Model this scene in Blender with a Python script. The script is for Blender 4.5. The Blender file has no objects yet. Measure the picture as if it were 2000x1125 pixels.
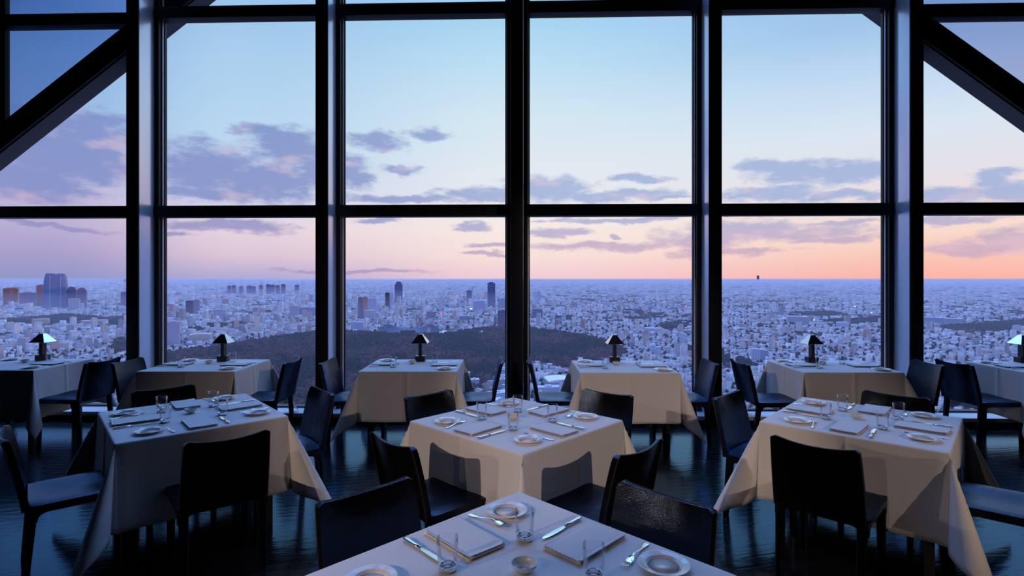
import bpy, bmesh, math, random
import numpy as np
from mathutils import Vector, Matrix

PI = math.pi
C = bpy.context.scene.collection
scene = bpy.context.scene
random.seed(7)
rng = np.random.default_rng(11)

# ------------------------------------------------------------------ camera
EYE = 1.69          # eye height above the restaurant floor
FPX = 1080.0        # focal length in pixels of the 2000 px wide frame
GROUND = EYE - 235.0
cam_d = bpy.data.cameras.new('camera')
cam_d.sensor_width = 36.0
cam_d.lens = FPX / 2000.0 * 36.0
cam_d.shift_y = -(562.5 - 540.0) / 2000.0
cam_d.clip_start = 0.05
cam_d.clip_end = 90000.0
cam = bpy.data.objects.new('camera', cam_d)
C.objects.link(cam)
cam.location = (0, 0, EYE)
cam.rotation_euler = (PI / 2, 0, 0)
scene.camera = cam
scene.view_settings.view_transform = 'Standard'
scene.view_settings.look = 'None'
scene.view_settings.exposure = 0.0
scene.view_settings.gamma = 1.0
scene.view_settings.use_curve_mapping = False
scene.cycles.max_bounces = 8
scene.cycles.transparent_max_bounces = 16
scene.cycles.volume_bounces = 1
scene.cycles.caustics_reflective = False
scene.cycles.caustics_refractive = False
scene.cycles.sample_clamp_indirect = 4.0


def lin(c):
    r = []
    for v in c[:3]:
        v = v / 255.0
        r.append(v / 12.92 if v <= 0.04045 else ((v + 0.055) / 1.055) ** 2.4)
    return (r[0], r[1], r[2], 1.0)


# ------------------------------------------------------------------ dusk sky
class Nodes:
    def __init__(self, tree):
        self.t = tree
        self.n = tree.nodes
        self.l = tree.links

    def add(self, kind, **kw):
        n = self.n.new(kind)
        for k, v in kw.items():
            setattr(n, k, v)
        return n

    def put(self, sock, v):
        if isinstance(v, bpy.types.NodeSocket):
            self.l.new(v, sock)
        else:
            sock.default_value = v

    def math(self, op, a, b=0.0, c=0.0, clamp=False):
        n = self.add('ShaderNodeMath', operation=op, use_clamp=clamp)
        self.put(n.inputs[0], a)
        self.put(n.inputs[1], b)
        self.put(n.inputs[2], c)
        return n.outputs[0]

    def vec(self, op, a, b=(0, 0, 0)):
        n = self.add('ShaderNodeVectorMath', operation=op)
        self.put(n.inputs[0], a)
        self.put(n.inputs[1], b)
        return n.outputs['Value'] if op in ('LENGTH', 'DOT_PRODUCT') else n.outputs[0]

    def smooth(self, v, a, b, lo=0.0, hi=1.0):
        n = self.add('ShaderNodeMapRange', interpolation_type='SMOOTHSTEP')
        self.put(n.inputs['Value'], v)
        n.inputs['From Min'].default_value = a
        n.inputs['From Max'].default_value = b
        n.inputs['To Min'].default_value = lo
        n.inputs['To Max'].default_value = hi
        return n.outputs[0]

    def mix(self, f, a, b):
        n = self.add('ShaderNodeMix', data_type='RGBA')
        self.put(n.inputs['Factor'], f)
        self.put(n.inputs['A'], a)
        self.put(n.inputs['B'], b)
        return n.outputs['Result']

    def ramp(self, f, stops):
        n = self.add('ShaderNodeValToRGB')
        e = n.color_ramp.elements
        stops = sorted(stops, key=lambda s: s[0])
        e[0].position = stops[0][0]
        e[0].color = stops[0][1]
        e[1].position = stops[-1][0]
        e[1].color = stops[-1][1]
        for p, c in stops[1:-1]:
            q = e.new(p)
            q.color = c
        self.put(n.inputs[0], f)
        return n.outputs[0]

    def noise(self, v, scale, detail=4.0, rough=0.55, out='Fac'):
        n = self.add('ShaderNodeTexNoise')
        if v is not None:
            self.put(n.inputs['Vector'], v)
        n.inputs['Scale'].default_value = scale
        n.inputs['Detail'].default_value = detail
        n.inputs['Roughness'].default_value = rough
        return n.outputs[out]


def sky_angles(px, py):
    """azimuth and elevation of a direction given on the tangent plane of the view axis"""
    a = math.atan((px - 1000.0) / FPX)
    return a, math.atan((540.0 - py) / FPX * math.cos(a))


world = bpy.data.worlds.new('dusk_sky')
scene.world = world
world.use_nodes = True
W = Nodes(world.node_tree)
W.n.clear()
tc = W.add('ShaderNodeTexCoord')
sep = W.add('ShaderNodeSeparateXYZ')
W.l.new(tc.outputs['Generated'], sep.inputs[0])
el = W.math('ARCSINE', sep.outputs['Z'])
az = W.math('ARCTAN2', sep.outputs['X'], sep.outputs['Y'])
EL = 1.571
elf = W.math('DIVIDE', el, EL, clamp=True)


def sky_ramp(px, stops, top):
    st = []
    for y, c in stops:
        st.append((max(0.0, sky_angles(px, y)[1]) / EL, lin(c)))
    st.append((0.40, lin(top[0])))
    st.append((1.0, lin(top[1])))
    return W.ramp(elf, st)


TOP = [(118, 168, 250), (130, 150, 225)]
s_left = sky_ramp(80, [(540, (148, 152, 202)), (500, (168, 158, 204)), (430, (190, 178, 214)), (380, (196, 186, 220)),
                       (250, (160, 190, 232)), (100, (140, 180, 228)), (0, (120, 162, 218))], TOP)
s_ml = sky_ramp(470, [(540, (180, 172, 214)), (500, (222, 198, 216)), (440, (236, 216, 226)), (380, (205, 212, 238)),
                      (260, (188, 218, 242)), (130, (176, 210, 240)), (20, (160, 200, 236))], TOP)
s_mid = sky_ramp(1000, [(540, (244, 206, 216)), (500, (252, 226, 220)), (440, (250, 236, 230)), (370, (234, 236, 242)),
                        (230, (214, 233, 244)), (100, (184, 222, 246)), (0, (160, 207, 240))], TOP)
s_right = sky_ramp(1900, [(540, (255, 182, 170)), (500, (254, 200, 184)), (440, (252, 222, 208)), (370, (238, 224, 228)),
                          (230, (220, 232, 244)), (100, (190, 216, 244)), (0, (160, 196, 236))], TOP)
a0, a1, a2, a3 = [sky_angles(p, 540)[0] for p in (80, 470, 1000, 1900)]
base = W.mix(W.smooth(az, a0, a1), s_left, s_ml)
base = W.mix(W.smooth(az, a1, a2), base, s_mid)
base = W.mix(W.smooth(az, a2, a3), base, s_right)
# dark dusk behind the viewer
back = W.smooth(sep.outputs['Y'], -0.1, 0.35)
base = W.mix(back, lin((96, 118, 190)), base)
high = W.math('MULTIPLY', W.smooth(el, 0.49, 0.62, 1.0, 4.4), W.smooth(el, 1.0, 1.15, 1.0, 0.3))  # unseen sky above the view brightened to add daylight on the tables
vm = W.add('ShaderNodeVectorMath', operation='SCALE')
W.l.new(base, vm.inputs[0])
W.l.new(high, vm.inputs['Scale'])
base = vm.outputs[0]

comb = W.add('ShaderNodeCombineXYZ')
W.l.new(az, comb.inputs[0])
W.l.new(el, comb.inputs[1])
ae = comb.outputs[0]
stretched = W.vec('MULTIPLY', ae, (1.0, 2.4, 1.0))
wob = W.noise(stretched, 9.0, 5.0, 0.6, 'Color')
wob = W.vec('SUBTRACT', wob, (0.5, 0.5, 0.5))
wob = W.vec('MULTIPLY', wob, (0.12, 0.045, 0.0))
ae2 = W.vec('ADD', ae, wob)
CLOUDS = [  # x, y, half width, half height on the tangent plane, then how pink
    (130, 300, 190, 62), (40, 350, 150, 45), (185, 262, 90, 40), (30, 385, 120, 14),
    (410, 330, 120, 52), (520, 350, 130, 42), (565, 290, 75, 38), (640, 330, 80, 38), (470, 378, 160, 14),
    (510, 258, 55, 16), (735, 277, 46, 17), (835, 262, 48, 10), (788, 330, 36, 10), (690, 345, 40, 16),
    (790, 384, 130, 9), (950, 376, 90, 12), (1075, 370, 90, 20), (1210, 380, 120, 11), (1290, 386, 60, 6),
    (1500, 326, 52, 16), (1575, 338, 100, 24), (1650, 345, 60, 22), (1500, 379, 110, 15), (1640, 384, 90, 9),
    (1945, 348, 52, 14), (1870, 375, 100, 17), (2000, 368, 70, 22),
    (450, 440, 120, 14), (345, 456, 40, 5), (735, 428, 30, 6), (918, 444, 34, 8), (950, 498, 44, 4),
    (965, 481, 50, 6), (1085, 453, 58, 9), (1205, 460, 14, 6), (1170, 482, 150, 9), (1250, 427, 230, 5),
    (1500, 452, 190, 22), (1375, 470, 85, 20), (1420, 494, 110, 7), (1640, 429, 90, 6), (1620, 470, 110, 7),
    (1890, 482, 90, 19), (1990, 466, 80, 24), (1850, 428, 90, 9), (90, 445, 130, 5), (700, 530, 160, 4),
    (1240, 346, 50, 8),
]
m = None
for (cx, cy, rx, ry) in CLOUDS:
    a, e = sky_angles(cx, cy)
    ra = abs(sky_angles(cx + rx, cy)[0] - sky_angles(cx - rx, cy)[0]) / 2
    re = abs(sky_angles(cx, cy + ry)[1] - sky_angles(cx, cy - ry)[1]) / 2
    d = W.vec('SUBTRACT', ae2, (a, e, 0))
    d = W.vec('MULTIPLY', d, (1 / ra, 1 / re, 0))
    d = W.vec('LENGTH', d)
    m = d if m is None else W.math('MINIMUM', m, d)
fine = W.noise(stretched, 34.0, 6.0, 0.62)
mm = W.math('ADD', m, W.math('MULTIPLY', W.math('SUBTRACT', fine, 0.5), 1.5))
dens = W.smooth(mm, 1.42, 0.55)
low = W.smooth(el, 0.02, 0.13)
c_left = W.mix(low, lin((166, 150, 196)), lin((128, 142, 200)))
c_right = W.mix(low, lin((206, 172, 196)), lin((158, 178, 220)))
ccol = W.mix(W.smooth(az, -0.45, 0.15), c_left, c_right)
edge = W.smooth(W.noise(stretched, 14.0, 3.0, 0.5), 0.52, 0.72)
ccol = W.mix(W.math('MULTIPLY', edge, 0.5), ccol, lin((236, 200, 214)))
skycol = W.mix(W.math('MULTIPLY', dens, 0.84), base, ccol)
# below the horizon: dim ground glow
skycol = W.mix(W.smooth(el, -0.03, -0.006), lin((120, 128, 170)), skycol)
bg = W.add('ShaderNodeBackground')
W.l.new(skycol, bg.inputs['Color'])
bg.inputs['Strength'].default_value = 1.0
wo = W.add('ShaderNodeOutputWorld')
W.l.new(bg.outputs[0], wo.inputs['Surface'])


# ------------------------------------------------------------------ lamps of the dining room
def spot(loc, target, power, col, size_deg, blend, radius):
    d = bpy.data.lights.new('ceiling_spot', 'SPOT')
    d.energy = power
    d.color = col
    d.spot_size = math.radians(size_deg)
    d.spot_blend = blend
    d.shadow_soft_size = radius
    o = bpy.data.objects.new('ceiling_spot', d)
    C.objects.link(o)
    o.location = loc
    o.rotation_euler = (Vector(target) - Vector(loc)).to_track_quat('-Z', 'Y').to_euler()
    return o


WARM = (1.0, 0.75, 0.62)
spot((-5.2, -2.3, 3.45), (0.42, 4.2, 0.4), 580, WARM, 22.5, 0.4, 0.035)
spot((-2.6, -1.6, 2.7), (0.05, 1.6, 0.7), 60, WARM, 36, 0.5, 0.03)
spot((5.2, -2.3, 3.45), (0.0, 5.2, 0.5), 440, WARM, 30, 0.5, 0.035)
spot((-4.9, 0.3, 2.15), (2.3, 3.3, 0.7), 95, WARM, 24, 0.6, 0.03)
sun_d = bpy.data.lights.new('low_sun', 'SUN')
sun_d.energy = 0.55
sun_d.color = (1.0, 0.42, 0.2)
sun_d.angle = 0.02
sun = bpy.data.objects.new('low_sun', sun_d)
C.objects.link(sun)
sun.rotation_euler = Vector((-math.cos(0.12), math.sin(0.12), -0.035)).to_track_quat('-Z', 'Y').to_euler()


# ------------------------------------------------------------------ materials
def mat(name, col, rough=0.5, metal=0.0, spec=0.5, coat=0.0, coat_rough=0.1):
    m_ = bpy.data.materials.new(name)
    m_.use_nodes = True
    N = Nodes(m_.node_tree)
    b = N.n['Principled BSDF']
    b.inputs['Base Color'].default_value = (*col[:3], 1)
    b.inputs['Roughness'].default_value = rough
    b.inputs['Metallic'].default_value = metal
    b.inputs['Specular IOR Level'].default_value = spec
    b.inputs['Coat Weight'].default_value = coat
    b.inputs['Coat Roughness'].default_value = coat_rough
    return m_, N, b


def bump(N, b, h, strength, dist):
    n = N.add('ShaderNodeBump')
    n.inputs['Strength'].default_value = strength
    n.inputs['Distance'].default_value = dist
    N.l.new(h, n.inputs['Height'])
    N.l.new(n.outputs[0], b.inputs['Normal'])


M = {}
M['dark_metal'], N, b = mat('dark_painted_steel', (0.012, 0.010, 0.012), 0.45, spec=0.3)
bump(N, b, N.noise(N.add('ShaderNodeNewGeometry').outputs['Position'], 60), 0.04, 0.002)
M['column_panel'], N, b = mat('column_panel_satin', (0.72, 0.84, 1.0), 0.24, 0.6, coat=0.5, coat_rough=0.15)
g = N.add('ShaderNodeNewGeometry').outputs['Position']
bump(N, b, N.noise(N.vec('MULTIPLY', g, (60, 60, 1)), 4), 0.05, 0.002)
M['aluminium'], N, b = mat('brushed_aluminium', (0.85, 0.86, 0.90), 0.35, 0.4)
bump(N, b, N.noise(N.add('ShaderNodeNewGeometry').outputs['Position'], 90), 0.03, 0.001)
M['ledge'], N, b = mat('ledge_white_paint', (0.62, 0.63, 0.66), 0.4)
bump(N, b, N.noise(N.add('ShaderNodeNewGeometry').outputs['Position'], 40), 0.04, 0.002)
M['wall_dark'], N, b = mat('dark_wall_panel', (0.010, 0.008, 0.008), 0.6)
bump(N, b, N.noise(N.add('ShaderNodeNewGeometry').outputs['Position'], 12), 0.1, 0.01)

# floor: narrow dark lacquered boards laid on a slant
M['floor'], N, b = mat('dark_lacquered_boards', (0.011, 0.0085, 0.008), 0.13, spec=0.65)
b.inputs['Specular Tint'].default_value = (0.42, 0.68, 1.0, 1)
pos = N.add('ShaderNodeNewGeometry').outputs['Position']
mp = N.add('ShaderNodeMapping')
mp.inputs['Rotation'].default_value = (0, 0, math.radians(-12))
N.l.new(pos, mp.inputs['Vector'])
br = N.add('ShaderNodeTexBrick')
N.l.new(mp.outputs[0], br.inputs['Vector'])
br.inputs['Scale'].default_value = 1.0
br.inputs['Mortar Size'].default_value = 0.0022
br.inputs['Brick Width'].default_value = 0.95
br.inputs['Row Height'].default_value = 0.075
br.inputs['Color1'].default_value = (0.016, 0.012, 0.011, 1)
br.inputs['Color2'].default_value = (0.008, 0.0065, 0.006, 1)
br.inputs['Mortar'].default_value = (0.002, 0.002, 0.002, 1)
N.l.new(br.outputs['Color'], b.inputs['Base Color'])
grain = N.noise(N.vec('MULTIPLY', mp.outputs[0], (3.0, 34.0, 1.0)), 2.0, 6.0, 0.6)
rough = N.math('ADD', N.math('MULTIPLY', grain, 0.16), 0.05)
N.l.new(rough, b.inputs['Roughness'])
hgt = N.math('ADD', N.math('MULTIPLY', br.outputs['Fac'], -1.0), N.math('MULTIPLY', grain, 0.35))
hgt = N.math('ADD', hgt, N.math('MULTIPLY', N.noise(N.vec('MULTIPLY', mp.outputs[0], (2.5, 14.0, 1.0)), 1.6, 4.0), 1.6))
bump(N, b, hgt, 0.26, 0.004)
b.inputs['Specular IOR Level'].default_value = 0.0
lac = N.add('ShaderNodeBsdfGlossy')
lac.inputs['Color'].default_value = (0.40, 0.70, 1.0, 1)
N.l.new(rough, lac.inputs['Roughness'])
N.l.new(b.inputs['Normal'].links[0].from_socket, lac.inputs['Normal'])
frs = N.add('ShaderNodeFresnel')
frs.inputs['IOR'].default_value = 1.75
ms_ = N.add('ShaderNodeMixShader')
N.l.new(frs.outputs[0], ms_.inputs[0])
N.l.new(b.outputs[0], ms_.inputs[1])
N.l.new(lac.outputs[0], ms_.inputs[2])
N.l.new(ms_.outputs[0], N.n['Material Output'].inputs['Surface'])

# woven linen
M['linen'], N, b = mat('white_linen', (0.80, 0.79, 0.78), 0.85, spec=0.2)
b.inputs['Sheen Weight'].default_value = 0.15
ob = N.add('ShaderNodeTexCoord').outputs['Object']
hh = N.math('ADD', N.noise(N.vec('MULTIPLY', ob, (500, 500, 500)), 1.0, 2.0), N.math('MULTIPLY', N.noise(ob, 9.0, 4.0), 3.0))
bump(N, b, hh, 0.25, 0.0025)
M['napkin'], N, b = mat('napkin_cotton', (0.82, 0.80, 0.79), 0.85, spec=0.2)
bump(N, b, N.noise(N.add('ShaderNodeTexCoord').outputs['Object'], 60, 4), 0.25, 0.002)

# black-brown saddle leather
M['leather'], N, b = mat('black_saddle_leather', (0.0042, 0.0030, 0.0027), 0.5, spec=0.0)
ob = N.add('ShaderNodeTexCoord').outputs['Object']
f1 = N.noise(ob, 5.0, 4.0)
lr = N.math('ADD', N.math('MULTIPLY', f1, 0.30), 0.07)
bump(N, b, N.math('ADD', N.math('MULTIPLY', N.noise(ob, 6.0, 2.0), 7.0), N.noise(ob, 160, 2)), 0.3, 0.003)
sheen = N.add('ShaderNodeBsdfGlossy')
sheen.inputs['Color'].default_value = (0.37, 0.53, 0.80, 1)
N.l.new(lr, sheen.inputs['Roughness'])
N.l.new(b.inputs['Normal'].links[0].from_socket, sheen.inputs['Normal'])
frl = N.add('ShaderNodeFresnel')
frl.inputs['IOR'].default_value = 1.5
mxl = N.add('ShaderNodeMixShader')
N.l.new(frl.outputs[0], mxl.inputs[0])
N.l.new(b.outputs[0], mxl.inputs[1])
N.l.new(sheen.outputs[0], mxl.inputs[2])
N.l.new(mxl.outputs[0], N.n['Material Output'].inputs['Surface'])
M['stitch'], N, b = mat('leather_piping', (0.02, 0.015, 0.013), 0.3)
wv = N.add('ShaderNodeTexWave')
wv.inputs['Scale'].default_value = 60.0
bump(N, b, wv.outputs['Fac'], 0.6, 0.002)

M['china'], N, b = mat('white_china', (0.80, 0.79, 0.77), 0.12, spec=0.5, coat=0.3)
bump(N, b, N.noise(N.add('ShaderNodeTexCoord').outputs['Object'], 30), 0.02, 0.001)
M['silver'], N, b = mat('polished_steel', (0.86, 0.86, 0.86), 0.14, 1.0)
bump(N, b, N.noise(N.add('ShaderNodeTexCoord').outputs['Object'], 40), 0.03, 0.001)
M['lamp_metal'], N, b = mat('lamp_shade_metal', (0.72, 0.73, 0.76), 0.22, 1.0)
bump(N, b, N.noise(N.add('ShaderNodeTexCoord').outputs['Object'], 50), 0.02, 0.001)
M['lamp_black'], N, b = mat('lamp_black_enamel', (0.008, 0.008, 0.009), 0.35)
bump(N, b, N.noise(N.add('ShaderNodeTexCoord').outputs['Object'], 80), 0.03, 0.001)
M['wood_leg'], N, b = mat('table_dark_wood', (0.02, 0.015, 0.012), 0.5)
bump(N, b, N.noise(N.vec('MULTIPLY', N.add('ShaderNodeTexCoord').outputs['Object'], (20, 20, 2)), 3), 0.1, 0.002)


def sheet_glass(name, tint, ior=1.5, rough=0.0, gain=1.0):
    m_ = bpy.data.materials.new(name)
    m_.use_nodes = True
    N_ = Nodes(m_.node_tree)
    N_.n.clear()
    tr = N_.add('ShaderNodeBsdfTransparent')
    tr.inputs[0].default_value = (*tint, 1)
    gl = N_.add('ShaderNodeBsdfGlossy')
    gl.inputs['Roughness'].default_value = rough
    fr = N_.add('ShaderNodeFresnel')
    fr.inputs[0].default_value = ior
    mx = N_.add('ShaderNodeMixShader')
    N_.l.new(N_.math('MULTIPLY', fr.outputs[0], gain, clamp=True), mx.inputs[0])
    N_.l.new(tr.outputs[0], mx.inputs[1])
    N_.l.new(gl.outputs[0], mx.inputs[2])
    o_ = N_.add('ShaderNodeOutputMaterial')
    N_.l.new(mx.outputs[0], o_.inputs[0])
    return m_


M['glass_pane'] = bpy.data.materials.new('window_glass')
M['glass_pane'].use_nodes = True
gn = Nodes(M['glass_pane'].node_tree)
gn.n.clear()
g1, g2_ = gn.add('ShaderNodeBsdfTransparent'), gn.add('ShaderNodeOutputMaterial')
g1.inputs[0].default_value = (0.985, 0.99, 0.992, 1)
gn.l.new(g1.outputs[0], g2_.inputs[0])
M['glass_tinted'] = sheet_glass('window_glass_tinted', (0.60, 0.68, 0.84), 1.35, 0.0, 0.7)
M['glass_tinted_light'] = sheet_glass('window_glass_tinted_pale', (0.74, 0.76, 0.88), 1.35, 0.0, 0.7)
M['glass_tumbler'] = sheet_glass('drinking_glass', (0.985, 0.985, 0.99), 1.4, 0.03, 0.4)
M['glass_base'] = sheet_glass('thick_glass_base', (0.96, 0.965, 0.98), 1.7, 0.04, 2.2)


# ------------------------------------------------------------------ mesh helpers
def obj(name, bm, material, parent=None, smooth=False):
    me = bpy.data.meshes.new(name)
    bm.normal_update()
    bm.to_mesh(me)
    bm.free()
    me.materials.append(material)
    if smooth:
        me.polygons.foreach_set('use_smooth', [True] * len(me.polygons))
    o = bpy.data.objects.new(name, me)
    C.objects.link(o)
    if parent:
        o.parent = parent
    return o


def soft(o, ang=40):
    """smooth shading with the hard edges kept"""
    me = o.data
    me.polygons.foreach_set('use_smooth', [True] * len(me.polygons))
    bm = bmesh.new()
    bm.from_mesh(me)
    for e in bm.edges:
        if len(e.link_faces) == 2 and e.calc_face_angle(0) > math.radians(ang):
            e.smooth = False
    bm.to_mesh(me)
    bm.free()
    return o


def tag(o, label, cat, group=None, kind=None):
    o['label'] = label
    o['category'] = cat
    if group:
        o['group'] = group
    if kind:
        o['kind'] = kind
    return o


def empty(name, loc=(0, 0, 0), rz=0.0, label=None, cat=None, group=None):
    o = bpy.data.objects.new(name, None)
    o.empty_display_size = 0.1
    C.objects.link(o)
    o.location = loc
    o.rotation_euler = (0, 0, rz)
    if label:
        tag(o, label, cat, group)
    return o


def dup(root, loc, rz, label, group=None, name=None):
    r = root.copy()
    C.objects.link(r)
    r.location = loc
    r.rotation_euler = (0, 0, rz)
    r['label'] = label
    if group:
        r['group'] = group
    for ch in list(root.children):
        c = ch.copy()
        C.objects.link(c)
        c.parent = r
        for g_ in list(ch.children):
            d_ = g_.copy()
            C.objects.link(d_)
            d_.parent = c
    return r


def add_box(bm, x0, x1, y0, y1, z0, z1, bevel=0.0, mtx=None):
    vs = [bm.verts.new(p) for p in ((x0, y0, z0), (x1, y0, z0), (x1, y1, z0), (x0, y1, z0),
                                    (x0, y0, z1), (x1, y0, z1), (x1, y1, z1), (x0, y1, z1))]
    fs = [bm.faces.new([vs[i] for i in f]) for f in ((3, 2, 1, 0), (4, 5, 6, 7), (0, 1, 5, 4), (1, 2, 6, 5), (2, 3, 7, 6), (3, 0, 4, 7))]
    if bevel > 0:
        es = list({e for f in fs for e in f.edges})
        r = bmesh.ops.bevel(bm, geom=es, offset=bevel, segments=2, affect='EDGES', profile=0.6)
        vs = list({v for f in r['faces'] for v in f.verts} | {v for v in vs if v.is_valid})
    if mtx is not None:
        bmesh.ops.transform(bm, matrix=mtx, verts=[v for v in vs if v.is_valid])
    return vs


def box_bm(*a, **k):
    bm = bmesh.new()
    add_box(bm, *a, **k)
    return bm


def extrude_poly(bm, pts, place, thick):
    """closed outline pts (u,v) -> place(u,v,w) with w in 0..thick"""
    a = [bm.verts.new(place(u, v, 0.0)) for u, v in pts]
    b_ = [bm.verts.new(place(u, v, thick)) for u, v in pts]
    bm.faces.new(a[::-1])
    bm.faces.new(b_)
    n = len(pts)
    for i in range(n):
        bm.faces.new((a[i], a[(i + 1) % n], b_[(i + 1) % n], b_[i]))


def lathe(bm, prof, seg=40, cap=False):
    rings = []
    for r, z in prof:
        if r < 1e-6:
            rings.append([bm.verts.new((0, 0, z))])
        else:
            rings.append([bm.verts.new((r * math.cos(2 * PI * i / seg), r * math.sin(2 * PI * i / seg), z)) for i in range(seg)])
    for a, c in zip(rings[:-1], rings[1:]):
        for i in range(seg):
            j = (i + 1) % seg
            if len(a) == 1:
                bm.faces.new((a[0], c[i], c[j]))
            elif len(c) == 1:
                bm.faces.new((a[i], a[j], c[0]))
            else:
                bm.faces.new((a[i], a[j], c[j], c[i]))


def loft(bm, rings, close=True, caps=True):
    R = [[bm.verts.new(p) for p in r] for r in rings]
    n = len(R[0])
    for a, c in zip(R[:-1], R[1:]):
        for i in range(n if close else n - 1):
            j = (i + 1) % n
            bm.faces.new((a[i], a[j], c[j], c[i]))
    if caps:
        bm.faces.new(R[0][::-1])
        bm.faces.new(R[-1])


# ------------------------------------------------------------------ the room shell
WALL_S = -0.0303     # the window wall runs slightly nearer to the right
WALL = Matrix.Translation((0, 6.275, 0)) @ Matrix.Rotation(math.atan(WALL_S), 4, 'Z')
COLX = [-8.86, -6.635, -4.405, -2.185, 0.055, 2.285, 4.50, 6.73, 8.95]
CEIL = 11.0


def struct(o):
    o['kind'] = 'structure'
    return o


def wall_obj(name, boxes, material, parent=None, bevel=0.004):
    bm = bmesh.new()
    for bx in boxes:
        add_box(bm, *bx, bevel=bevel, mtx=WALL)
    return soft(obj(name, bm, material, parent))


struct(obj('floor', box_bm(-9.2, 9.2, -5.2, 6.9, -0.2, 0.0), M['floor']))
struct(obj('ceiling', box_bm(-9.3, 9.3, -5.3, 7.0, CEIL, CEIL + 0.2), M['wall_dark']))
struct(obj('wall_back', box_bm(-9.3, 9.3, -5.4, -5.2, -0.2, CEIL), M['wall_dark']))
struct(obj('wall_left', box_bm(-9.3, -9.1, -5.2, 6.9, 0.0, CEIL), M['wall_dark']))
struct(obj('wall_right', box_bm(9.1, 9.3, -5.2, 6.4, 0.0, CEIL), M['wall_dark']))

# columns: dark steel front flange, pale side panels running back to the glazing
for i, cx in enumerate(COLX[1:-1]):
    root = struct(empty('column'))
    wall_obj('front_flange', [(cx - 0.072, cx + 0.072, 0.0, 0.022, 0.0, CEIL)], M['dark_metal'], root)
    wall_obj('side_panel', [(cx - 0.068, cx + 0.068, 0.0225, 0.40, 0.0, CEIL)],
             M['column_panel'] if i != 3 else M['dark_metal'], root)

# low ledge along the glass, with a dark recess below it
L_ = struct(empty('trim_1'))
wall_obj('ledge_top', [(-9.1, 9.1, 0.06, 0.46, 0.085, 0.105)], M['ledge'], L_)
wall_obj('ledge_lip', [(-9.1, 9.1, 0.045, 0.0595, 0.062, 0.108)], M['ledge'], L_)
wall_obj('ledge_riser', [(-9.1, 9.1, 0.085, 0.11, 0.0, 0.0845)], M['dark_metal'], L_, bevel=0.0)

MID = (2.406, 2.545)
TOPB = {2: (4.745, 4.885), 3: (4.81, 4.95), 4: (4.81, 4.95), 5: (4.81, 4.95), 6: (4.81, 4.95), 7: (4.69, 4.845)}
for n in range(8):                       # eight bays; six of them are in view
    xa, xb = COLX[n] + 0.07, COLX[n + 1] - 0.07
    root = struct(empty('window_%d' % (n + 1)))
    tb = TOPB.get(n + 1, (4.8, 4.94))
    # jambs: dark inner section and a thin bright glazing bead
    wall_obj('jamb', [(xa, xa + 0.05, 0.285, 0.40, 0.105, CEIL)], M['dark_metal'], root)
    wall_obj('jamb', [(xb - 0.05, xb, 0.285, 0.40, 0.105, CEIL)], M['dark_metal'], root)
    for (za, zb) in ((0.125, MID[0]), (MID[1], tb[0]), (tb[1], CEIL)):
        wall_obj('glazing_bead', [(xa + 0.05, xa + 0.066, 0.335, 0.40, za, zb), (xb - 0.066, xb - 0.05, 0.335, 0.40, za, zb)], M['aluminium'], root, bevel=0.002)
        wall_obj('gasket', [(xa + 0.066, xa + 0.078, 0.36, 0.40, za, zb), (xb - 0.078, xb - 0.066, 0.36, 0.40, za, zb)], M['dark_metal'], root, bevel=0.0)
    wall_obj('transom', [(xa, xb, 0.27, 0.42, MID[0], MID[1])], M['dark_metal'], root)
    wall_obj('top_transom', [(xa, xb, 0.27, 0.42, tb[0], tb[1])], M['dark_metal'], root)
    wall_obj('bottom_rail', [(xa, xb, 0.32, 0.42, 0.105, 0.125)], M['dark_metal'], root)
    wall_obj('glass_pane', [(xa + 0.05, xb - 0.05, 0.405, 0.415, 0.12, MID[0])], M['glass_pane'], root, bevel=0.0)
    if n + 1 in (2, 7):
        continue
    wall_obj('glass_pane', [(xa + 0.05, xb - 0.05, 0.405, 0.415, MID[1], tb[0])], M['glass_pane'], root, bevel=0.0)
    wall_obj('glass_pane', [(xa + 0.05, xb - 0.05, 0.405, 0.415, tb[1], CEIL)], M['glass_pane'], root, bevel=0.0)


def prism(name, pts, y0, y1, material, parent=None):
    bm = bmesh.new()
    extrude_poly(bm, pts, lambda u, v, w: WALL @ Vector((u, y0 + w, v)), y1 - y0)
    bmesh.ops.recalc_face_normals(bm, faces=bm.faces)
    return obj(name, bm, material, parent)


def zx(px, py, depth):
    """point of the window wall in its own plane at the given depth behind the column fronts"""
    t = (px - 1000.0) / FPX
    ca, sa = math.cos(math.atan(WALL_S)), math.sin(math.atan(WALL_S))
    # local (u, depth): X = ca*u - sa*depth ; Y = 6.275 + sa*u + ca*depth ; X = t*Y
    u = (t * (6.275 + ca * depth) + sa * depth) / (ca - t * sa)
    Y = 6.275 + sa * u + ca * depth
    return u, EYE + (540.0 - py) / FPX * Y


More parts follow.
